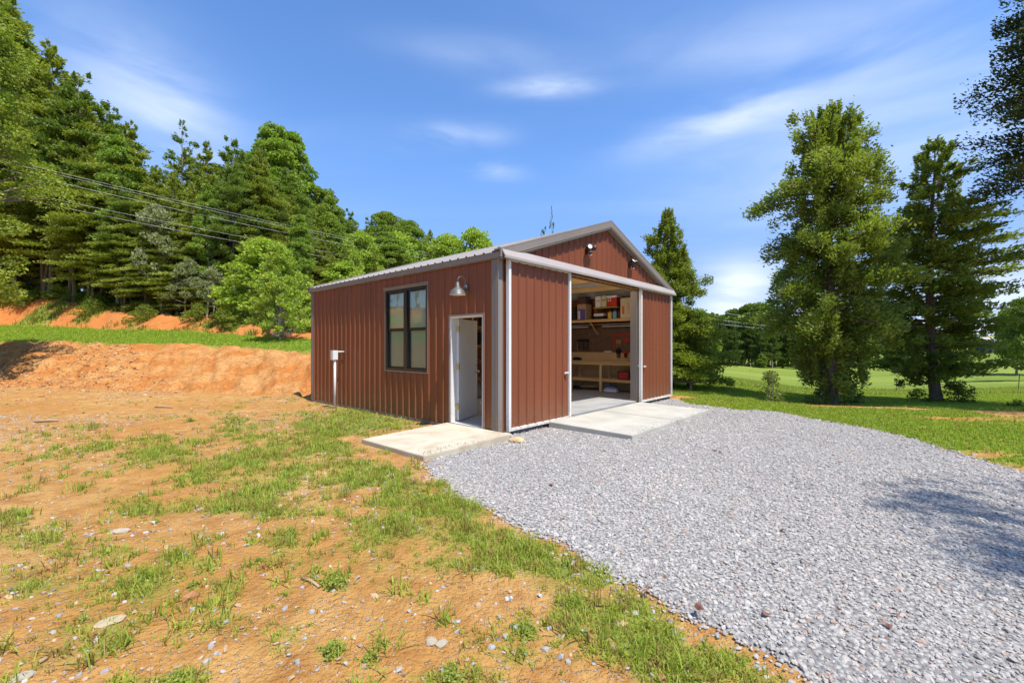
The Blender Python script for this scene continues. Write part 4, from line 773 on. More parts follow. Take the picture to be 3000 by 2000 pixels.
# open storage rack seen through the walk door
o = ibox('storage_rack', 3.35, 4.0, .081, 0, 'lumber storage rack seen through the open walk door', 'shelving')
for yy in (-.9, .0, .88): MB().box(-.2, -.16, yy, yy + .04, 0, 2.4).build('upright', lumberz, o); MB().box(.16, .2, yy, yy + .04, 0, 2.4).build('upright', lumberz, o)
for zz in (.45, 1.0, 1.42, 1.95): MB().box(-.24, -.2005, -.92, .94, zz, zz + .09).build('rail', lumber, o); MB().box(-.2, .2, -.85, .87, zz + .07, zz + .09).build('shelf_board', ply, o)
for j, (yy, zz, w_, h_, m, nm, lab, cat) in enumerate(((-.55, 1.09, .2, .26, black, 'storage_bin', 'black bin on the rack behind the walk door', 'bin'), (-.1, 1.51, .16, .34, dark, 'storage_box', 'dark box on an upper rack shelf behind the walk door', 'box'), (-.5, .54, .2, .2, card, 'cardboard_box', 'brown carton low on the rack behind the walk door', 'box'), (-.35, 2.04, .15, .3, dark, 'storage_box', 'dark box on top of the rack behind the walk door', 'box'))):
    q = ibox(nm, 3.35, 4.0 + yy, .081 + zz, 0, lab, cat); MB().box(-.16, .16, -w_, w_, 0, h_).build('carton', m, q, bevel=.008); MB().box(-.17, .17, -w_ - .008, w_ + .008, h_ + .001, h_ + .02).build('lid', m, q)
o = ibox('air_hose', 2.9, 3.55, .081, 0, 'orange red hose looping behind the walk door', 'hose'); MB().tube([(0, -.35 + .1 * i, 1.15 + .1 * math.sin(i * .6) - .06 * i) for i in range(9)] + [(0, .5, .1), (0, .2, .03)], .014, 8).build('hose_line', redp, o, smooth=True)

# ------------------------------------------------------------------ trees
bark_grey = varied((.16, .13, .105), (.26, .22, .18), 6, .6, .9, scl=(3, 3, .5), bd=.03); bark_red = varied((.13, .085, .06), (.22, .16, .12), 6, .6, .9, scl=(3, 3, .4), bd=.03); bark_pale = varied((.30, .27, .23), (.42, .38, .33), 6, .5, .9, scl=(3, 3, .5), bd=.03)
leafm = foliage_mat('leaves', (1, 1, 1), .38); needlem = foliage_mat('needles', (1, 1, 1), .34)
def leaf_quads(P, N, L, w, fold=0.):
    """P centres, N axis direction (along the leaf), L length, w width -> diamond faces"""
    n = len(P); A = N / np.maximum(np.linalg.norm(N, axis=1, keepdims=True), 1e-6); r = rng.normal(size=(n, 3)); S = np.cross(A, r); S /= np.maximum(np.linalg.norm(S, axis=1, keepdims=True), 1e-6)
    L = L[:, None]; w = w[:, None] if hasattr(w, '__len__') else w
    V = np.stack([P - A * L * .5, P + S * w * .5, P + A * L * .5, P - S * w * .5], 1); F = np.arange(4 * n).reshape(n, 4); return V.reshape(-1, 3), F
def limb_mesh(segs, name, m, parent):
    V = []; F = []; b = 0
    for pts, rs, n in segs:
        prev = None
        for i, p in enumerate(pts):
            p = np.array(p, float); d = np.array(pts[min(i + 1, len(pts) - 1)], float) - np.array(pts[max(i - 1, 0)], float); d /= max(np.linalg.norm(d), 1e-6)
            a = np.cross(d, (0.31, .95, .05)) if prev is None else prev - d * prev.dot(d); a /= max(np.linalg.norm(a), 1e-6); prev = a; c = np.cross(d, a)
            for k in range(n): t = 2 * math.pi * k / n; V.append(p + (a * math.cos(t) + c * math.sin(t)) * rs[i])
        for i in range(len(pts) - 1):
            for k in range(n): q = b + i * n; F.append((q + k, q + (k + 1) % n, q + n + (k + 1) % n, q + n + k))
        b += len(pts) * n
    return fast(name, V, F, m, parent=parent, smooth=True)
def conifer(name, H, Rm, h0, profile, step, nper, elev, droop, tuft, dens, colA, colB, bark, trunk_r, s0=.3, lat=.28, thick=.07, dead=True, wob=.15, jit=.35, clumpy=.35, lean=(0, 0)):
    root = empty(name); segs = []; tp = []; z = -.3; x = y = 0.
    while z < H: 
        tp.append((x + lean[0] * z / H, y + lean[1] * z / H, z)); z += H / 12; x += rnd.gauss(0, .04) * H / 12; y += rnd.gauss(0, .04) * H / 12
    tp.append((tp[-1][0], tp[-1][1], H)); tr = [max(.012, trunk_r * (1 - max(0, p[2]) / H)**.8 * (1.35 if p[2] <= .01 else 1)) for p in tp]; segs.append((tp, tr, 9))
    ta = np.array(tp); at = lambda h: np.array([np.interp(h, ta[:, 2], ta[:, 0]), np.interp(h, ta[:, 2], ta[:, 1]), h])
    Ps = []; Ns = []; Cs = []; Ls = []
    h = h0 if not dead else .12 * H
    ang = rnd.random() * 6
    while h < H * .985:
        t = (h - h0) / (H - h0); live = t >= 0; k_n = nper if live else 2
        for k in range(k_n):
            ang += 2.4 + rnd.gauss(0, .25)
            if live: Lb = Rm * profile(t) * (1 + rnd.gauss(0, wob)) + .06
            else: Lb = Rm * rnd.uniform(.2, .55)
            Lb = max(Lb, .1); e = elev + rnd.gauss(0, .12) + (.55 * max(0, t - .75) / .25 if live else -.2); a = ang; b0 = at(h + rnd.uniform(-.5, .5) * step); dv = np.array([math.cos(a), math.sin(a), 0]); up = np.array([0, 0, 1.]); sd_ = np.array([-math.sin(a), math.cos(a), 0])
            pos = lambda s: b0 + dv * Lb * s * math.cos(e) + up * Lb * (s * math.sin(e) - droop * s * s) + sd_ * 0
            br = max(.006, min(.035 * Lb / 2, trunk_r * .35)); segs.append(([pos(0), pos(.5), pos(1.)], [br, br * .6, br * .2], 4))
            if not live: continue
            n = int(dens * Lb * (.5 + .5 * Lb / Rm)) + 8
            nc = max(2, int(Lb / .32)); cs = rng.uniform(s0, 1, nc)**.8; cl = rng.normal(0, 1, nc); pick = rng.integers(0, nc, n)
            s = np.clip(cs[pick] + rng.normal(0, .12 * (1 - clumpy) + .05, n), .12, 1.08); l = (cl[pick] * .6 + rng.normal(0, .6 * (1 - clumpy) + .15, n)) * lat * Lb * (.25 + .75 * s) * .8
            base = b0[None] + dv[None] * (Lb * s * math.cos(e))[:, None] + up[None] * (Lb * (s * math.sin(e) - droop * s * s))[:, None]
            Pp = base + sd_[None] * l[:, None] + up[None] * (rng.normal(0, thick, n) + .02)[:, None]
            N = dv[None] * .7 + sd_[None] * (np.sign(l) * .6)[:, None] + up[None] * .35 + rng.normal(0, jit, (n, 3))
            f = rng.uniform(0, 1) * .5 + rng.uniform(0, 1, n) * .5; Ps.append(Pp); Ns.append(N); Ls.append(tuft * rng.uniform(.6, 1.4, n)); Cs.append(np.array(colA)[None] * (1 - f[:, None]) + np.array(colB)[None] * f[:, None])
        h += step * rnd.uniform(.7, 1.3) * (1.0 if live else 2.2)
    P = np.vstack(Ps); V, F = leaf_quads(P, np.vstack(Ns), np.concatenate(Ls), np.concatenate(Ls) * .42)
    limb_mesh(segs, 'trunk', bark, root); fast('crown', V, F, needlem, np.repeat(np.vstack(Cs), 4, 0), parent=root); return root
def broadleaf(name, H, Rm, h0, nclump, nleaf, leaf, colA, colB, bark, trunk_r, cr=.55, profile=None, stems=1, top=1.0, gap=.0):
    root = empty(name); segs = []; Ps = []; Ns = []; Cs = []; Ls = []; profile = profile or (lambda t: math.sin(math.pi * min(1, .12 + .86 * t))**.6)
    tps = []
    for s_ in range(stems):
        x = rnd.gauss(0, .12) if stems > 1 else 0; y = rnd.gauss(0, .12) if stems > 1 else 0; vx = rnd.gauss(0, .25) if stems > 1 else 0; vy = rnd.gauss(0, .25) if stems > 1 else 0; tp = []
        for i in range(11): z = -.25 + (H * .92 + .25) * i / 10; tp.append((x, y, z)); x += (rnd.gauss(0, .05) + vx * .25) * H / 10; y += (rnd.gauss(0, .05) + vy * .25) * H / 10
        segs.append((tp, [max(.012, trunk_r * (1 - i / 10.5)**.9 * (1.3 if i == 0 else 1)) for i in range(11)], 8)); tps.append(np.array(tp))
    for c in range(nclump):
        t = rnd.random()**.85; h = h0 + (H - h0) * t; ta = tps[c % stems]; rr = Rm * profile(t) * (1 + rnd.gauss(0, .12)) * math.sqrt(rnd.uniform(.08, 1)); a = rnd.random() * 6.283; hs = max(h0 * .8, h - rr * rnd.uniform(.25, .7))
        o = np.array([np.interp(hs, ta[:, 2], ta[:, 0]), np.interp(hs, ta[:, 2], ta[:, 1]), hs]); cpos = np.array([np.interp(h, ta[:, 2], ta[:, 0]) + rr * math.cos(a), np.interp(h, ta[:, 2], ta[:, 1]) + rr * math.sin(a), h])
        mid = (o + cpos) / 2 + np.array([0, 0, -.06 * rr]); br = max(.006, min(trunk_r * .4, .02 * rr + .006)); segs.append(([o, mid, cpos], [br, br * .65, br * .25], 4))
        R_ = cr * rnd.uniform(.65, 1.3); n = int(nleaf * (R_ / cr)**2); v = rng.normal(size=(n, 3)); v /= np.linalg.norm(v, axis=1, keepdims=True); rad = R_ * rng.uniform(.35, 1.05, n)**.5
        P = cpos + v * rad[:, None] * np.array([1, 1, .62]); P[:, 2] += .0; out_ = v + np.array([0, 0, -.1]) + rng.normal(0, .55, (n, 3)); f = rnd.random() * .5 + rng.random(n) * .5
        Ps.append(P); Ns.append(out_); Ls.append(leaf * rng.uniform(.6, 1.35, n)); Cs.append(np.array(colA)[None] * (1 - f[:, None]) + np.array(colB)[None] * f[:, None])
    P = np.vstack(Ps); L_ = np.concatenate(Ls); V, F = leaf_quads(P, np.vstack(Ns), L_, L_ * .72)
    limb_mesh(segs, 'trunk', bark, root); fast('crown', V, F, leafm, np.repeat(np.vstack(Cs), 4, 0), parent=root); return root
cone = lambda p: (lambda t: (1 - t)**p)
PINE_A, PINE_B = (.15, .22, .036), (.32, .40, .08)
DK_A, DK_B = (.10, .18, .038), (.21, .31, .07)
LF_A, LF_B = (.13, .23, .035), (.28, .40, .075)
BR_A, BR_B = (.20, .34, .045), (.38, .52, .10)
SV_A, SV_B = (.19, .25, .15), (.30, .36, .22)
used = set()
def place(proto, X, d, h, label, cat='tree', group=None, Ytop=None, rz=None, sx=1., zoff=-.1):
    """stand a copy of a tree at photo column X (full-size px) and distance d with height h"""
    u = (X - 1500) / 1271.5 * d; z = hz(u, d) + zoff
    if Ytop is not None: h = CH + (1013 - Ytop) / 1271.5 * d - z
    o = proto if proto.name not in used else copy_tree(proto)
    used.add(proto.name) if o is proto else None
    s = h / proto['H'] ; o.location = (u, d, z); o.scale = (s * sx, s * sx, s); o.rotation_euler = (0, 0, rnd.random() * 6.28 if rz is None else rz)
    tag(o, label, cat, group); return o
def P_(o, H): o['H'] = H; return o
pineA = [P_(conifer('pine_tree', 14, 2.5, 4.0, lambda t: (1 - t)**.7 * (.55 + .45 * min(1, t * 4)), .42, 5, .12, .16, .17, 230, PINE_A, PINE_B, bark_grey, .11, s0=.22, lat=.34, thick=.09, clumpy=.5, wob=.3), 14),
         P_(conifer('pine_tree', 14, 2.2, 5.0, lambda t: (1 - t)**.6 * (.5 + .5 * min(1, t * 5)), .5, 5, .2, .12, .17, 240, DK_A, DK_B, bark_grey, .105, s0=.25, lat=.36, thick=.09, clumpy=.5, wob=.3), 14),
         P_(conifer('pine_tree', 14, 2.9, 2.4, lambda t: (1 - t)**.85, .46, 5, .05, .10, .17, 220, PINE_A, PINE_B, bark_red, .11, s0=.2, lat=.36, thick=.07, clumpy=.5, wob=.3), 14)]
spire = P_(conifer('pine_tree', 15, 2.6, 5.0, lambda t: (1 - t)**.8 * (.6 + .4 * math.sin(t * 40)**2), .62, 4, .28, .05, .17, 90, DK_A, DK_B, bark_grey, .10, s0=.45, lat=.25, thick=.08, clumpy=.6), 15)
for p in pineA + [spire]: p.name = 'pine_tree'
oak = [P_(broadleaf('leafy_tree', 12, 2.9, 1.6, 280, 130, .15, LF_A, LF_B, bark_grey, .14, .44), 12), P_(broadleaf('leafy_tree', 12, 2.5, 1.8, 260, 130, .15, (.12, .21, .03), (.26, .36, .06), bark_grey, .13, .42), 12)]
edge = P_(broadleaf('leafy_tree', 18, 4.4, 3.0, 230, 300, .13, (.13, .22, .03), (.30, .40, .07), bark_grey, .22, .75, profile=lambda t: (1 - t)**.35 * (.65 + .35 * min(1, t * 3))), 18)
maple = P_(broadleaf('leafy_tree', 6.5, 2.3, .5, 190, 90, .14, BR_A, BR_B, bark_pale, .07, .36, profile=lambda t: (1 - t)**.5 * (.75 + .25 * min(1, t * 5))), 6.5)
tulip = P_(broadleaf('leafy_tree', 14, 2.2, 2.5, 190, 190, .16, (.14, .26, .04), (.30, .44, .09), bark_pale, .14, .48, profile=lambda t: (1 - t * t)**.5 * (.7 + .3 * math.sin(t * 17)**2)), 14)
silver = P_(broadleaf('silver_leaf_tree', 5, 1.5, 1.5, 34, 130, .14, SV_A, SV_B, bark_pale, .05, .42), 5)
bush = P_(broadleaf('bush', 1.6, 1.0, .1, 26, 120, .10, LF_A, LF_B, bark_grey, .02, .36, stems=3, profile=lambda t: (1 - t)**.4), 1.6)
bushy = P_(broadleaf('bush', 1.6, 1.1, .1, 24, 110, .11, (.12, .19, .03), (.26, .33, .06), bark_grey, .02, .38, stems=3, profile=lambda t: (1 - t)**.4), 1.6)
A_, B2, C2 = pineA
G1 = 'trees along the front of the wooded slope'
D2 = K
# (proto, display X, display Y of the tip, distance, width factor, label)
front = [
 (edge, -150, -90, 17.0, 1.0, 'tall leafy tree at the very left edge with crown leaving the top'),
 (A_, -10, -70, 31, 1.0, 'tall pine behind the leafy tree at the left edge of the wood'),
 (A_, 112, 95, 33, 1.1, 'tall pine whose top steps down right of the left-edge tree'),
 (B2, 170, 165, 33, 1, 'dark pine rising just left of the first notch in the wood outline'),
 (B2, 255, 232, 34, 1, 'narrow dark pine with thin top branches against pale cloud'),
 (A_, 305, 285, 34, 1.1, 'broad green pine between the narrow dark pine and the spire pine'),
 (C2, 215, 330, 31.5, 1, 'pine with long flat branches and grey trunk above the red bank'),
 (spire, 420, 283, 38, 1.15, 'spire pine with sparse bare-looking branches rising alone above the wood'),
 (A_, 365, 385, 33, 1.1, 'shorter pine in front of the spire pine'),
 (C2, 480, 322, 36, 1.0, 'pine with layered branches left of the tall leafy trees'),
 (B2, 545, 318, 40, 1.1, 'dense pine with blunt top left of the tallest leafy tree'),
 (tulip, 622, 290, 41, 1.15, 'tallest bright leafy tree in the middle of the wood, above the small maple'),
 (tulip, 678, 318, 44, 1.0, 'bright leafy tree at the right shoulder of the tall group'),
 (A_, 560, 400, 34, 1, 'pine with layered light green boughs behind the small maple'),
 (C2, 440, 420, 31.5, .95, 'pine with low flat green boughs near the silver-leaved saplings'),
 (oak[1], 730, 430, 46, 1.0, 'leafy tree where the wood outline drops down to the right'),
 (B2, 808, 484, 50, .9, 'small pointed pine beyond the dip in the wood outline'),
 (oak[0], 762, 500, 44, .9, 'leafy tree behind the back corner of the metal roof'),
 (B2, 850, 505, 52, 1, 'pointed dark pine above the metal roof, left of the rounded tree'),
 (oak[1], 880, 488, 50, 1.0, 'rounded leafy tree above the long metal roof'),
 (oak[0], 935, 512, 55, 1, 'leafy tree in the falling line of trees above the metal roof'),
 (A_, 985, 530, 58, 1, 'pine in the falling line of trees above the metal roof'),
 (maple, 1035, 540, 40, 1.1, 'light green leafy tree second from the right above the metal roof'),
 (maple, 1098, 531, 38, 1.0, 'bright green leafy tree rightmost above the metal roof'),
 (maple, 645, 560, 22.4, .82, 'small bright green maple reaching the ground beside the back corner of the building'),
 (maple, 815, 580, 27, .5, 'slim yellow green sapling just over the eave of the metal roof'),
 (tulip, 690, 500, 32, .9, 'leafy tree directly behind the small maple'),
 (silver, 425, 598, 28.5, .9, 'left silver-leaved sapling in front of the pines'),
 (silver, 490, 615, 28, .8, 'right silver-leaved sapling low in front of the pines'),
 (silver, 370, 478, 30, .7, 'upper silver-leaved sapling between pine boughs under the wires'),
]
def rear(X): return colinterp(np.array([(X * K - 1500) / 1271.5]), LT, LD)[0][3]
for p, X, Y, d, sx, lab in front:
    if d > 23: d = max(d, rear(X) + .6)
    o = place(p, X * K, d, None, lab, 'tree', G1, Ytop=Y * K, sx=sx)
def where(X):
    for lim, w in ((60, 'behind the left-edge tree'), (170, 'left of the narrow dark pine'), (300, 'around the narrow dark pine'), (400, 'just left of the spire pine'), (470, 'just right of the spire pine'), (560, 'below the rounded pine tops'), (650, 'behind the small bright maple'), (740, 'behind the back corner of the roof'), (850, 'over the far end of the roof'), (960, 'over the middle of the metal roof')):
        if X < lim: return w
    return 'over the near end of the metal roof'
def depth(d, k=37): return 'front' if d < k else 'back'
for i in range(26):
    X = rnd.uniform(700, 1135); d = rnd.uniform(40, 62); p = rnd.choice((oak[0], oak[1], A_, C2, maple)); Y = np.interp(X, [700, 760, 800, 870, 960, 1040, 1135], [440, 505, 500, 505, 540, 560, 575]) + rnd.uniform(4, 40)
    place(p, X * K, d, None, f"{'pine' if 'pine' in p.name else 'leafy'} tree in the {depth(d, 51)} row, {where(X)}", 'tree', 'trees above the metal roof', Ytop=Y * K, sx=rnd.uniform(.9, 1.3))
# deeper rows: only as tall as the outline measured in front of them
ox = [-150, 0, 100, 200, 290, 340, 420, 500, 620, 700, 760, 800, 870, 960, 1100, 1200]; oy = [-200, -40, 150, 220, 300, 370, 330, 345, 315, 400, 490, 510, 500, 545, 565, 620]
cnt = 0
for i in range(165):
    X = rnd.uniform(-150, 1130); d = rnd.choice((31.5, 34, 37, 40, 44, 49, 55)) + rnd.uniform(-1, 1)
    d = max(d, rear(X) + .8)
    if X > 560: d = max(d, 33) + (X - 560) * .02
    Y = np.interp(X, ox, oy) + rnd.uniform(6, 130); p = rnd.choice(pineA * 6 + [tulip]); far_ = d > 42
    lab = f"{'slender pine' if 'pine' in p.name else 'leafy tree'} of the wood's {depth(d)} rows, {where(X)}"
    u = (X * K - 1500) / 1271.5 * d; h = CH + (1013 - Y * K) / 1271.5 * d - hz(u, d)
    if h < 5: continue
    place(p, X * K, d, None, lab, 'tree', 'trees deeper in the wood', Ytop=Y * K, sx=rnd.uniform(.8, 1.1))
for i in range(46):
    X = rnd.uniform(-80, 800); D = colinterp(np.array([(X * K - 1500) / 1271.5]), LT, LD)[0]; d = D[3] + rnd.uniform(1.8, 11); p = rnd.choice((maple, oak[0], C2, silver if i % 9 == 0 else C2, C2, A_))
    place(p, X * K, d, rnd.uniform(3, 6.5), f"young {'pine' if 'pine' in p.name else 'silvery tree' if 'silver' in p.name else 'leafy tree'} low under the wood edge, {where(X)}", 'tree', 'young trees under the wood edge', sx=rnd.uniform(.9, 1.5), zoff=-.4)
for i in range(44):
    X = rnd.uniform(-80, 790); D = colinterp(np.array([(X * K - 1500) / 1271.5]), LT, LD)[0]; d = D[3] + rnd.uniform(.3, 3); p = rnd.choice((bush, bushy, bush))
    left = X < 250
    place(p, X * K, d, rnd.uniform(.6, 1.3), f"green {'broad' if i % 2 else 'low'} bush on top of the red bank, {where(X)}", 'bush', 'bushes at the edge of the wood', sx=rnd.uniform(1, 1.6), zoff=-.15)
for X, Y, lab in ((60, 690, 'small bush growing out of the red bank at the far left'), (210, 700, 'small bush on the red bank face near the left edge'), (330, 715, 'pale green weeds low on the red bank face'), (450, 740, 'low green bush at the foot of the wood above the red bank'), (530, 725, 'round green bush on the lip of the red bank'), (20, 650, 'bush hanging over the red bank at the left edge')):
    D = colinterp(np.array([(X * K - 1500) / 1271.5]), LT, LD)[0]; place(bushy if X % 20 else bush, X * K, D[2] + (D[3] - D[2]) * .65, 1.1, lab, 'bush', 'bushes on the red bank', sx=1.1)
for i in range(26):
    u = -33.5 - rnd.uniform(0, 12) ; dd = rnd.uniform(-26, 24); p = rnd.choice(pineA + oak); o = copy_tree(p); used.add(p.name); h = rnd.uniform(11, 16); s = h / p['H']; o.location = (u, dd, hz(u, dd) - .1); o.scale = (s, s, s); tag(o, 'tree of the wood carrying on past the left edge of the picture', 'tree', 'trees left of the picture')
# big cedars on the right
cedar1 = P_(conifer('cedar_tree', 10, 2.05, .62, lambda t: float(np.interp(t, [0, .06, .15, .3, .45, .6, .75, .9, .97, 1], [.35, .55, .8, 1, 1, .88, .92, .66, .35, .1])) * (.86 + .14 * math.sin(t * 29)), .15, 5, .30, .26, .115, 270, (.13, .205, .04), (.29, .39, .09), bark_red, .20, s0=.15, lat=.24, thick=.13, dead=False, wob=.22, clumpy=.85), 10)
cedar2 = P_(conifer('cedar_tree', 10, 2.25, .75, lambda t: float(np.interp(t, [0, .05, .17, .35, .45, .6, .73, .87, .97, 1], [.4, .7, .85, 1, 1, .88, .62, .40, .2, .1])) * (.84 + .16 * math.sin(t * 31)), .165, 5, .10, .05, .125, 230, (.12, .19, .04), (.27, .36, .085), bark_red, .19, s0=.2, lat=.22, thick=.08, dead=False, wob=.28, clumpy=.8), 10)
cedar3 = P_(conifer('cedar_tree', 9, 2.7, .4, lambda t: (1 - t)**.68 * (.85 + .15 * math.sin(t * 26)), .15, 6, .22, .14, .115, 330, (.13, .20, .03), (.28, .36, .06), bark_red, .2, s0=.25, lat=.24, thick=.10, dead=False, wob=.2, clumpy=.7), 9)
for p in (cedar1, cedar2, cedar3): p.name = 'cedar_tree'
place(cedar1, 2436, 14.0, None, 'large full cedar with rounded top, nearest the drive on the right', 'cedar', Ytop=330, rz=.5, sx=.97)
place(cedar2, 2748, 14.7, None, 'open-branched cedar with thin pointed top right of the large full cedar', 'cedar', Ytop=412, rz=2.1, sx=1.0)
place(cedar3, 1962, 17.5, None, 'bright green pointed cedar behind the right corner of the building', 'cedar', Ytop=620, rz=1.0, sx=1.0)
big = P_(conifer('pine_tree', 15, 3.9, 6.4, lambda t: (1 - t)**.3 * (.74 + .26 * math.sin(t * 26)), .18, 6, .10, .10, .105, 400, (.035, .06, .018), (.09, .12, .03), bark_red, .3, s0=.3, lat=.24, thick=.15, dead=False, wob=.10, clumpy=.7), 15)  # foliage colours set dark to stand for the backlit, shaded side
place(big, 3400, 10.2, 14.5, 'big evergreen, foliage coloured dark as if backlit, leaning into the right edge of the picture from outside it', 'evergreen', rz=.3, sx=.90)
sparse = P_(conifer('pine_tree', 15, 3.9, 5.5, lambda t: (1 - t)**.5, .6, 4, .10, .10, .16, 55, (.035, .06, .018), (.09, .12, .03), bark_red, .14, s0=.5, lat=.3, thick=.2, dead=False, wob=.3, clumpy=.6), 15); sparse.name = 'pine_tree'
shade = place(sparse, 3390, 10.2, 15.5, 'tall evergreen beside the drive outside the right of the picture', 'evergreen', rz=2.2, sx=.72); shade.location = (9.3, -1.6, 0)
# small plants by the cedars
ivy = P_(broadleaf('bush', 1.0, .75, .05, 18, 90, .075, (.05, .10, .02), (.13, .20, .04), bark_grey, .012, .24, stems=3, profile=lambda t: (1 - t)**.4), 1.0)
sapl = P_(broadleaf('sapling', 1.3, .42, .1, 22, 55, .075, (.10, .17, .04), (.24, .31, .08), bark_grey, .012, .16, stems=4, profile=lambda t: (1 - t * .6)), 1.3)
place(sapl, 2262, 12.6, 1.0, 'small leafy sapling alone on the grass left of the large cedar', 'sapling')
for X, d, h, lab in ((2385, 13.6, .55, 'low leafy growth left of the trunk of the large full cedar'), (2490, 13.8, .6, 'low leafy growth right of the trunk of the large full cedar'), (2715, 14.3, .5, 'low leafy growth left of the trunk of the open-branched cedar'), (2800, 14.4, .75, 'dark ivy mound right of the trunk of the open-branched cedar'), (2990, 11.6, .3, 'low weed clump in the grass at the right edge')):
    place(ivy, X, d, h, lab, 'bush', 'low growth round the cedars')
weed = broadleaf('weed', 1.0, .8, .02, 30, 22, .13, (.17, .27, .05), (.36, .44, .10), bark_grey, .01, .26, stems=4, profile=lambda t: (1 - t)**.4)
for X, Y, h, lab in ((985, 1712, .17, 'dark green leafy weed beside the short brown stick'), (760, 1640, .10, 'low weed in the dirt left of the brown stick'), (968, 1905, .13, 'ferny weed alone near the bottom centre left'), (1540, 1850, .12, 'weed clump in the grass near the bottom centre'), (1075, 1930, .11, 'small feathery weed near the bottom centre'), (560, 1715, .10, 'broad leaved weed in the grass at the lower left'), (520, 1995, .13, 'weed at the bottom edge left of centre'), (1330, 1975, .13, 'weed at the bottom edge near the centre'), (705, 1450, .12, 'dark green weed on the bare patch left of centre'), (555, 1235, .2, 'small dark weed near the weathered board')):
    p = gpt(X, Y); o = weed if not used.__contains__('weedy') else copy_tree(weed); used.add('weedy'); s = h * .8; o.location = (p[0], p[1], hz(*p) - .02); o.scale = (s * .95, s * .95, s * .6); o.rotation_euler = (0, 0, X); tag(o, lab, 'weed', 'weeds in the foreground dirt')
# far wood across the meadow
fo = [P_(broadleaf('far_tree', 16, 5.0, 3.0, 60, 150, .62, (.085, .15, .03), (.19, .28, .055), bark_grey, .3, 1.6), 16), P_(conifer('far_tree', 17, 3.6, 3.5, lambda t: (1 - t)**.6 * (.7 + .3 * math.sin(t * 25)), .7, 5, .1, .05, .55, 40, (.055, .10, .03), (.13, .19, .045), bark_grey, .28, s0=.3, lat=.35, thick=.25), 17), P_(broadleaf('far_tree', 12, 4.5, .3, 55, 150, .6, (.11, .19, .03), (.21, .30, .05), bark_grey, .2, 1.5, profile=lambda t: (1 - t)**.4), 12)]
for p in fo: p.name = 'far_tree'
fx = [1990, 2060, 2120, 2180, 2240, 2300, 2350, 2420, 2600, 2760, 2860, 2920, 2990, 3100]; fy = [930, 905, 925, 890, 905, 912, 925, 940, 950, 960, 962, 975, 980, 960]
i = 0
for X in np.arange(1985, 3130, 19.):
    d = 118 + rnd.uniform(-14, 14) + (28 if X > 2760 else 0); Y = np.interp(X, fx, fy) + rnd.uniform(-4, 22); p = fo[(0, 1, 0, 2, 1)[i % 5]]; i += 1
    if X > 2820: Y += 8
    place(p, X, d, None, f"{('rounded', 'pointed', 'low light green')[fo.index(p)]} tree of the far wood, {'left of' if X < 2250 else 'behind' if X < 2620 else 'right of'} the large full cedar", 'tree', 'trees beyond the meadow', Ytop=Y, sx=rnd.uniform(.9, 1.3), zoff=-.4)
for X in np.arange(1995, 2480, 30.):
    place(fo[1], X + rnd.uniform(-8, 8), 104 + rnd.uniform(-6, 4), None, 'tall dark trunked tree in the front row of the far wood', 'tree', 'front row of the far wood', Ytop=np.interp(X, fx, fy) + rnd.uniform(10, 30), zoff=-.3)
place(fo[2], 2060, 60, None, 'bright leafy tree left of the far wood, beside the pointed cedar', 'tree', Ytop=935, sx=.8)
place(fo[2], 2000, 48, None, 'yellow green leafy tree directly behind the pointed cedar', 'tree', Ytop=935, sx=.9)
place(fo[2], 2232, 96, 3.0, 'small dark round shrub at the far edge of the meadow', 'shrub', sx=1.0)
place(fo[0], 2978, 62, None, 'single round tree on the green rise at the right edge', 'tree', Ytop=905, sx=.8)
place(fo[0], 3010, 50, None, 'taller dark tree cut by the right edge on the rise', 'tree', Ytop=880, sx=.7)
# thin tree tips seen over the roof
place(spire, 1618, 34, None, 'thin leaning tree tip showing over the metal roof', 'tree', Ytop=604, sx=.3)
place(B2, 1590, 36, None, 'small tree top just showing over the metal roof', 'tree', Ytop=668, sx=.5)

# ------------------------------------------------------------------ wires, fence posts, barn, lumber, odds and ends
wire_m = mat('aluminium_wire', (.80, .80, .78), .5, 0)
def wire(a, b, sag, lab, grp, r=.006, t0=-7):
    (X0, Y0, d0), (X1, Y1, d1) = a, b; p0 = Vector(((X0 - 1500) / 1271.5 * d0, d0, CH + (1013 - Y0) / 1271.5 * d0)); p1 = Vector(((X1 - 1500) / 1271.5 * d1, d1, CH + (1013 - Y1) / 1271.5 * d1))
    mid = (p0 + p1) / 2; pts = [p0.lerp(p1, t / 30) - Vector((0, 0, sag * 4 * (t / 30) * (1 - t / 30))) - mid for t in range(t0, 31)]
    o = MB().tube(pts, r, 5).build('power_line', wire_m); o.location = mid; tag(o, lab, 'wire', grp)
WG = 'power lines crossing in front of the wood'
wire((60, 478, 21), (1420, 765, 58), .5, 'topmost overhead wire crossing in front of the wood', WG)
wire((55, 484, 21.3), (1420, 772, 58), .5, 'second overhead wire close under the topmost one', WG)
wire((40, 503, 21), (1420, 778, 58), .6, 'middle overhead wire below the top pair', WG, .007)
wire((60, 563, 21.3), (1420, 800, 58), .55, 'fourth overhead wire, upper of the low pair', WG)
wire((0, 570, 21), (1420, 812, 58), .6, 'lowest overhead wire crossing in front of the wood', WG, .007)
for j, (a, b, lab) in enumerate((((1950, 890, 70), (2420, 955, 82), 'upper wire seen between the pointed cedar and the large cedar'), ((1950, 915, 70), (2420, 972, 82), 'middle wire seen between the pointed cedar and the large cedar'), ((1950, 930, 70), (2420, 978, 82), 'lower wire seen between the pointed cedar and the large cedar'))): wire(a, b, .2, lab, 'wires in front of the far wood', .016, 0)
green_steel = mat('post_steel', (.05, .06, .04), .6)
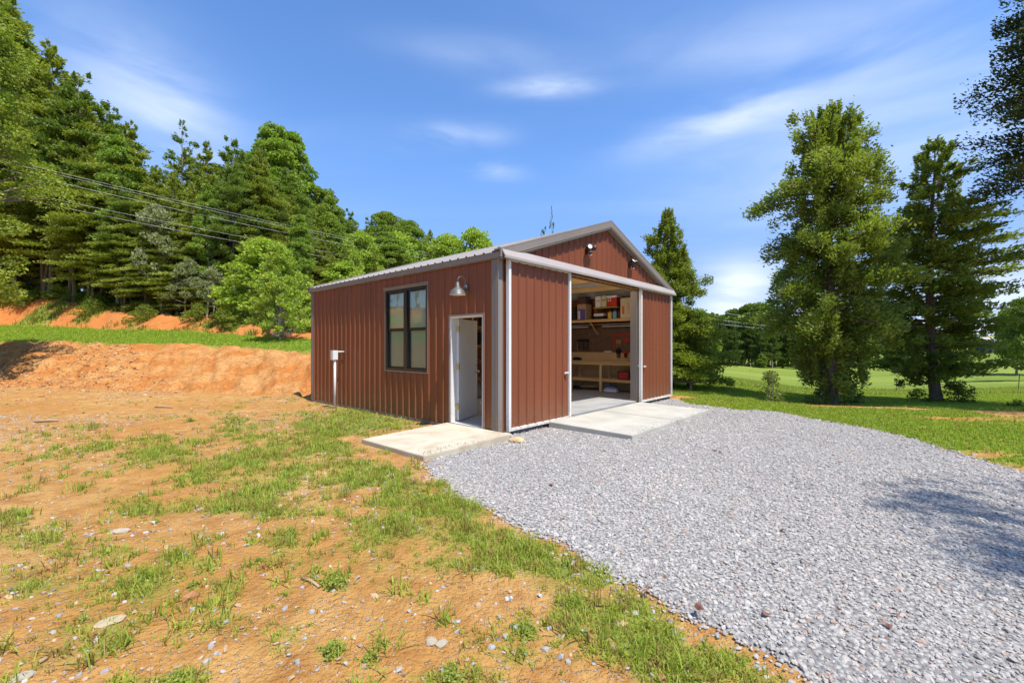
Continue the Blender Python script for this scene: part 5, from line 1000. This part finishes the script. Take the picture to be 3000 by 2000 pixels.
for X, d, lab in ((2032, 25, 'thin steel fence post left of the lone sapling'), (2625, 34, 'thin steel fence post between the two big cedars'), (2984, 27, 'thin steel fence post near the right edge')):
    u = (X - 1500) / 1271.5 * d; o = MB().box(-.018, .018, -.003, .003, -.2, 1.1).box(-.003, .003, .0032, .03, -.2, 1.1).box(-.018, .018, -.008, -.0032, .9, .94).build('fence_post', green_steel); o.location = (u, d, hz(u, d)); o.rotation_euler = (R(2), R(3), .4); tag(o, lab, 'post', 'steel posts in the meadow')
gal = mat('gate_steel', (.5, .5, .5), .4, .4)
u = (2188 - 1500) / 1271.5 * 92; o = empty('field_gate', (u, 92, hz(u, 92)), 0, 'small pale rail gate at the far edge of the meadow', 'gate')
MB().box(-.85, .85, -.03, .03, .85, .97).build('rail', gal, o); 
for s_ in (-.85, .78): MB().box(s_, s_ + .07, -.05, -.031, -.2, 1.1).build('post', lumberz, o)
# far farmhouse on the rise
d = 104; u = (2912 - 1500) / 1271.5 * d; zt = CH + (1013 - 989) / 1271.5 * d
o = empty('farm_shed', (u, d, zt - 3.2), .12, 'long low shed with pale and rusty roof on the rise at the far right', 'shed')
MB().box(-4, 4, -2.4, 2.4, -1.5, 2.3).build('wall', mat('shed_wall', (.05, .05, .06), .8), o)
rf = MB().prism([(-2.9, 2.2), (0, 3.2), (2.9, 2.2), (2.9, 2.3), (0, 3.32), (-2.9, 2.3)], lambda p, t: (t, p[0], p[1]), -4.5, 4.5)
def rusty(t, b): t.links.new(mix(t, mr(t, noise(t, .5, 3), .45, .6), (.42, .44, .5), (.5, .22, .16)), b.inputs['Base Color'])
rf.build('roof', mat('rusty_roof', (.5, .5, .5), .6, 0, rusty), o)
for x in (-2.4, .2, 2.2): MB().box(x, x + 1.1, -2.43, -2.401, .9, 1.8).build('window', mat('shed_glass', (.1, .1, .12), .1), o)
o = MB().tube([(0, 0, -2), (0, 0, 5)], .14, 8).box(-.9, .9, -.05, .05, 4.3, 4.45).build('utility_pole', bark_grey); o.location = ((2922 - 1500) / 1271.5 * 108, 108, CH + (1013 - 962) / 1271.5 * 108 - 5); tag(o, 'short utility pole standing behind the far shed', 'pole')
# stack of long pipes / boards behind the building corner
d = 16.5; u = (1990 - 1500) / 1271.5 * d; o = empty('board_pile', (u, d, hz(u, d)), R(-4), 'low pile of long weathered boards behind the right corner of the building', 'lumber pile')
oldw = varied((.20, .13, .09), (.34, .26, .20), 6, .2, .8, scl=(.1, 1, 1))
for i, (y, z, l) in enumerate(((0, .30, .95), (.13, .30, .9), (.06, .36, .88), (.0, .24, 1.05), (.16, .24, 1.0))): MB().box(-1.6, l, y - .055, y + .055, z, z + .05).build('board', oldw, o)
for x in (-1.2, .35): MB().box(x, x + .1, -.1, .3, -.05, .239).build('support_block', oldw, o)
def rock(name, u, d, r, sc, c1, c2, lab, zo=.3):
    v = ICO_V.copy(); import bmesh
    bm = bmesh.new(); bmesh.ops.create_icosphere(bm, subdivisions=3, radius=1); 
    for q in bm.verts:
        p = np.array(q.co); k = 1 + .35 * (fbm(np.array([p[0] * 1.7 + p[2] + u * 3]), np.array([p[1] * 1.7 - p[2] * .8 + d]), 3, 5)[0] - .5) * 2; q.co = q.co * k
    me = bpy.data.meshes.new(name); bm.to_mesh(me); bm.free(); o = bpy.data.objects.new(name, me); col.objects.link(o); me.materials.append(varied(c1, c2, 5, .6, .9)); me.polygons.foreach_set('use_smooth', [False] * len(me.polygons))
    o.scale = (r * sc[0], r * sc[1], r * sc[2]); o.location = (u, d, hz(u, d) + r * sc[2] * zo); o.rotation_euler = (0, 0, sc[3]); return tag(o, lab, 'rock')
p = gpt(1512, 1290); rock('rock', p[0] + .02, p[1], .10, (1.35, .85, .7, -.5), (.55, .36, .17), (.66, .48, .27), 'tan rock on the gravel in front of the sliding door corner', .8)
p = gpt(1484, 1281); rock('rock', p[0] - .03, p[1] - .03, .11, (1.2, .8, .6, .1), (.36, .30, .22), (.50, .44, .34), 'flat grey tan rock left of the tan rock by the building corner', .9)
p = gpt(322, 1820); rock('rock', p[0], p[1], .05, (1.3, .9, .25, .7), (.46, .36, .21), (.54, .44, .28), 'flat cream stone in the dirt at the lower left', .5)
for X, Y, r, lab in ((352, 1555, .05, 'pale flat stone beside the grass left of centre'), (1292, 1882, .028, 'small pale stone near the bottom centre'), (1262, 1878, .03, 'white stone in the bare soil near the bottom centre'), (63, 1988, .035, 'cream stone at the bottom left corner'), (1145, 1395, .05, 'orange clod of soil left of the weeds by the drive')):
    p = gpt(X, Y); rock('rock', p[0], p[1], r, (1.3, .9, .4, X), (.42, .35, .24), (.50, .43, .32), lab, .4)
stick = varied((.30, .19, .11), (.42, .30, .19), 9, .3, .8)
for X0, Y0, X1, Y1, r, lab in ((885, 1695, 935, 1722, .011, 'short brown stick lying in the dirt near the bottom centre'), (100, 1239, 170, 1236, .03, 'weathered board piece lying on the stony ground at the left'), (455, 1193, 505, 1195, .022, 'short weathered stick on the bare orange ground'), (760, 1228, 800, 1226, .016, 'pale twig on the orange soil near the lawn'), (115, 1945, 140, 1932, .01, 'small twig at the lower left')):
    a = gpt(X0, Y0); b = gpt(X1, Y1); za, zb = hz(*a) + r * .8, hz(*b) + r * .8; o = MB().tube([(0, 0, za), ((b[0] - a[0]) * .5, (b[1] - a[1]) * .5 + r, (za + zb) / 2 + r * .4), (b[0] - a[0], b[1] - a[1], zb)], [r, r * .9, r * .6], 7).build('stick', stick, smooth=True); o.location = (a[0], a[1], 0); tag(o, lab, 'stick')
leafr = mat('dead_leaf', (.16, .065, .04), .6)
LV = [(1772, 1318, 'near the front edge of the ramp'), (1832, 1383, 'on the gravel below the ramp'), (1615, 1419, 'on the gravel in front of the sliding door'), (1648, 1530, 'on the gravel left of the drive centre'), (2095, 1325, 'dark, on the gravel right of the ramp'), (2110, 1330, 'darkest, beside another on the gravel'), (2602, 1854, 'large and curled, at the bottom right'), (2626, 1820, 'above the large curled one at the bottom right'), (1830, 1758, 'pinkish, in the grass at the drive edge'), (1945, 1720, 'at the drive edge right of the pinkish one'), (1900, 1755, 'between the weeds and the gravel edge'), (2565, 1450, 'in the dappled shade on the gravel'), (2295, 1563, 'on the gravel near the centre right'), (2245, 1815 , 'small, on the lower gravel'), (2050, 1812, 'at the bottom edge of the gravel')]
for X, Y, w in LV:
    p = gpt(X, Y); n = 9; s_ = .014 + .014 * rnd.random(); mb = MB(); pts = []
    for k in range(n): a = 2 * math.pi * k / n; r_ = s_ * (1 + .35 * math.cos(3 * a)); pts.append((r_ * math.cos(a), r_ * math.sin(a) * .8, .012 * math.cos(2 * a) * s_ / .03))
    mb.v = pts + [(0, 0, .006)]; mb.f = [(k, (k + 1) % n, n) for k in range(n)]; o = mb.build('fallen_leaf', leafr); o.location = (p[0], p[1], hz(*p) + .075); o.rotation_euler = (rnd.uniform(-.3, .3), rnd.uniform(-.3, .3), rnd.random() * 6); tag(o, 'dead red brown leaf ' + w, 'leaf', 'dead leaves on the drive')
for o in bpy.data.objects:
    if 'H' in o.keys(): del o['H']
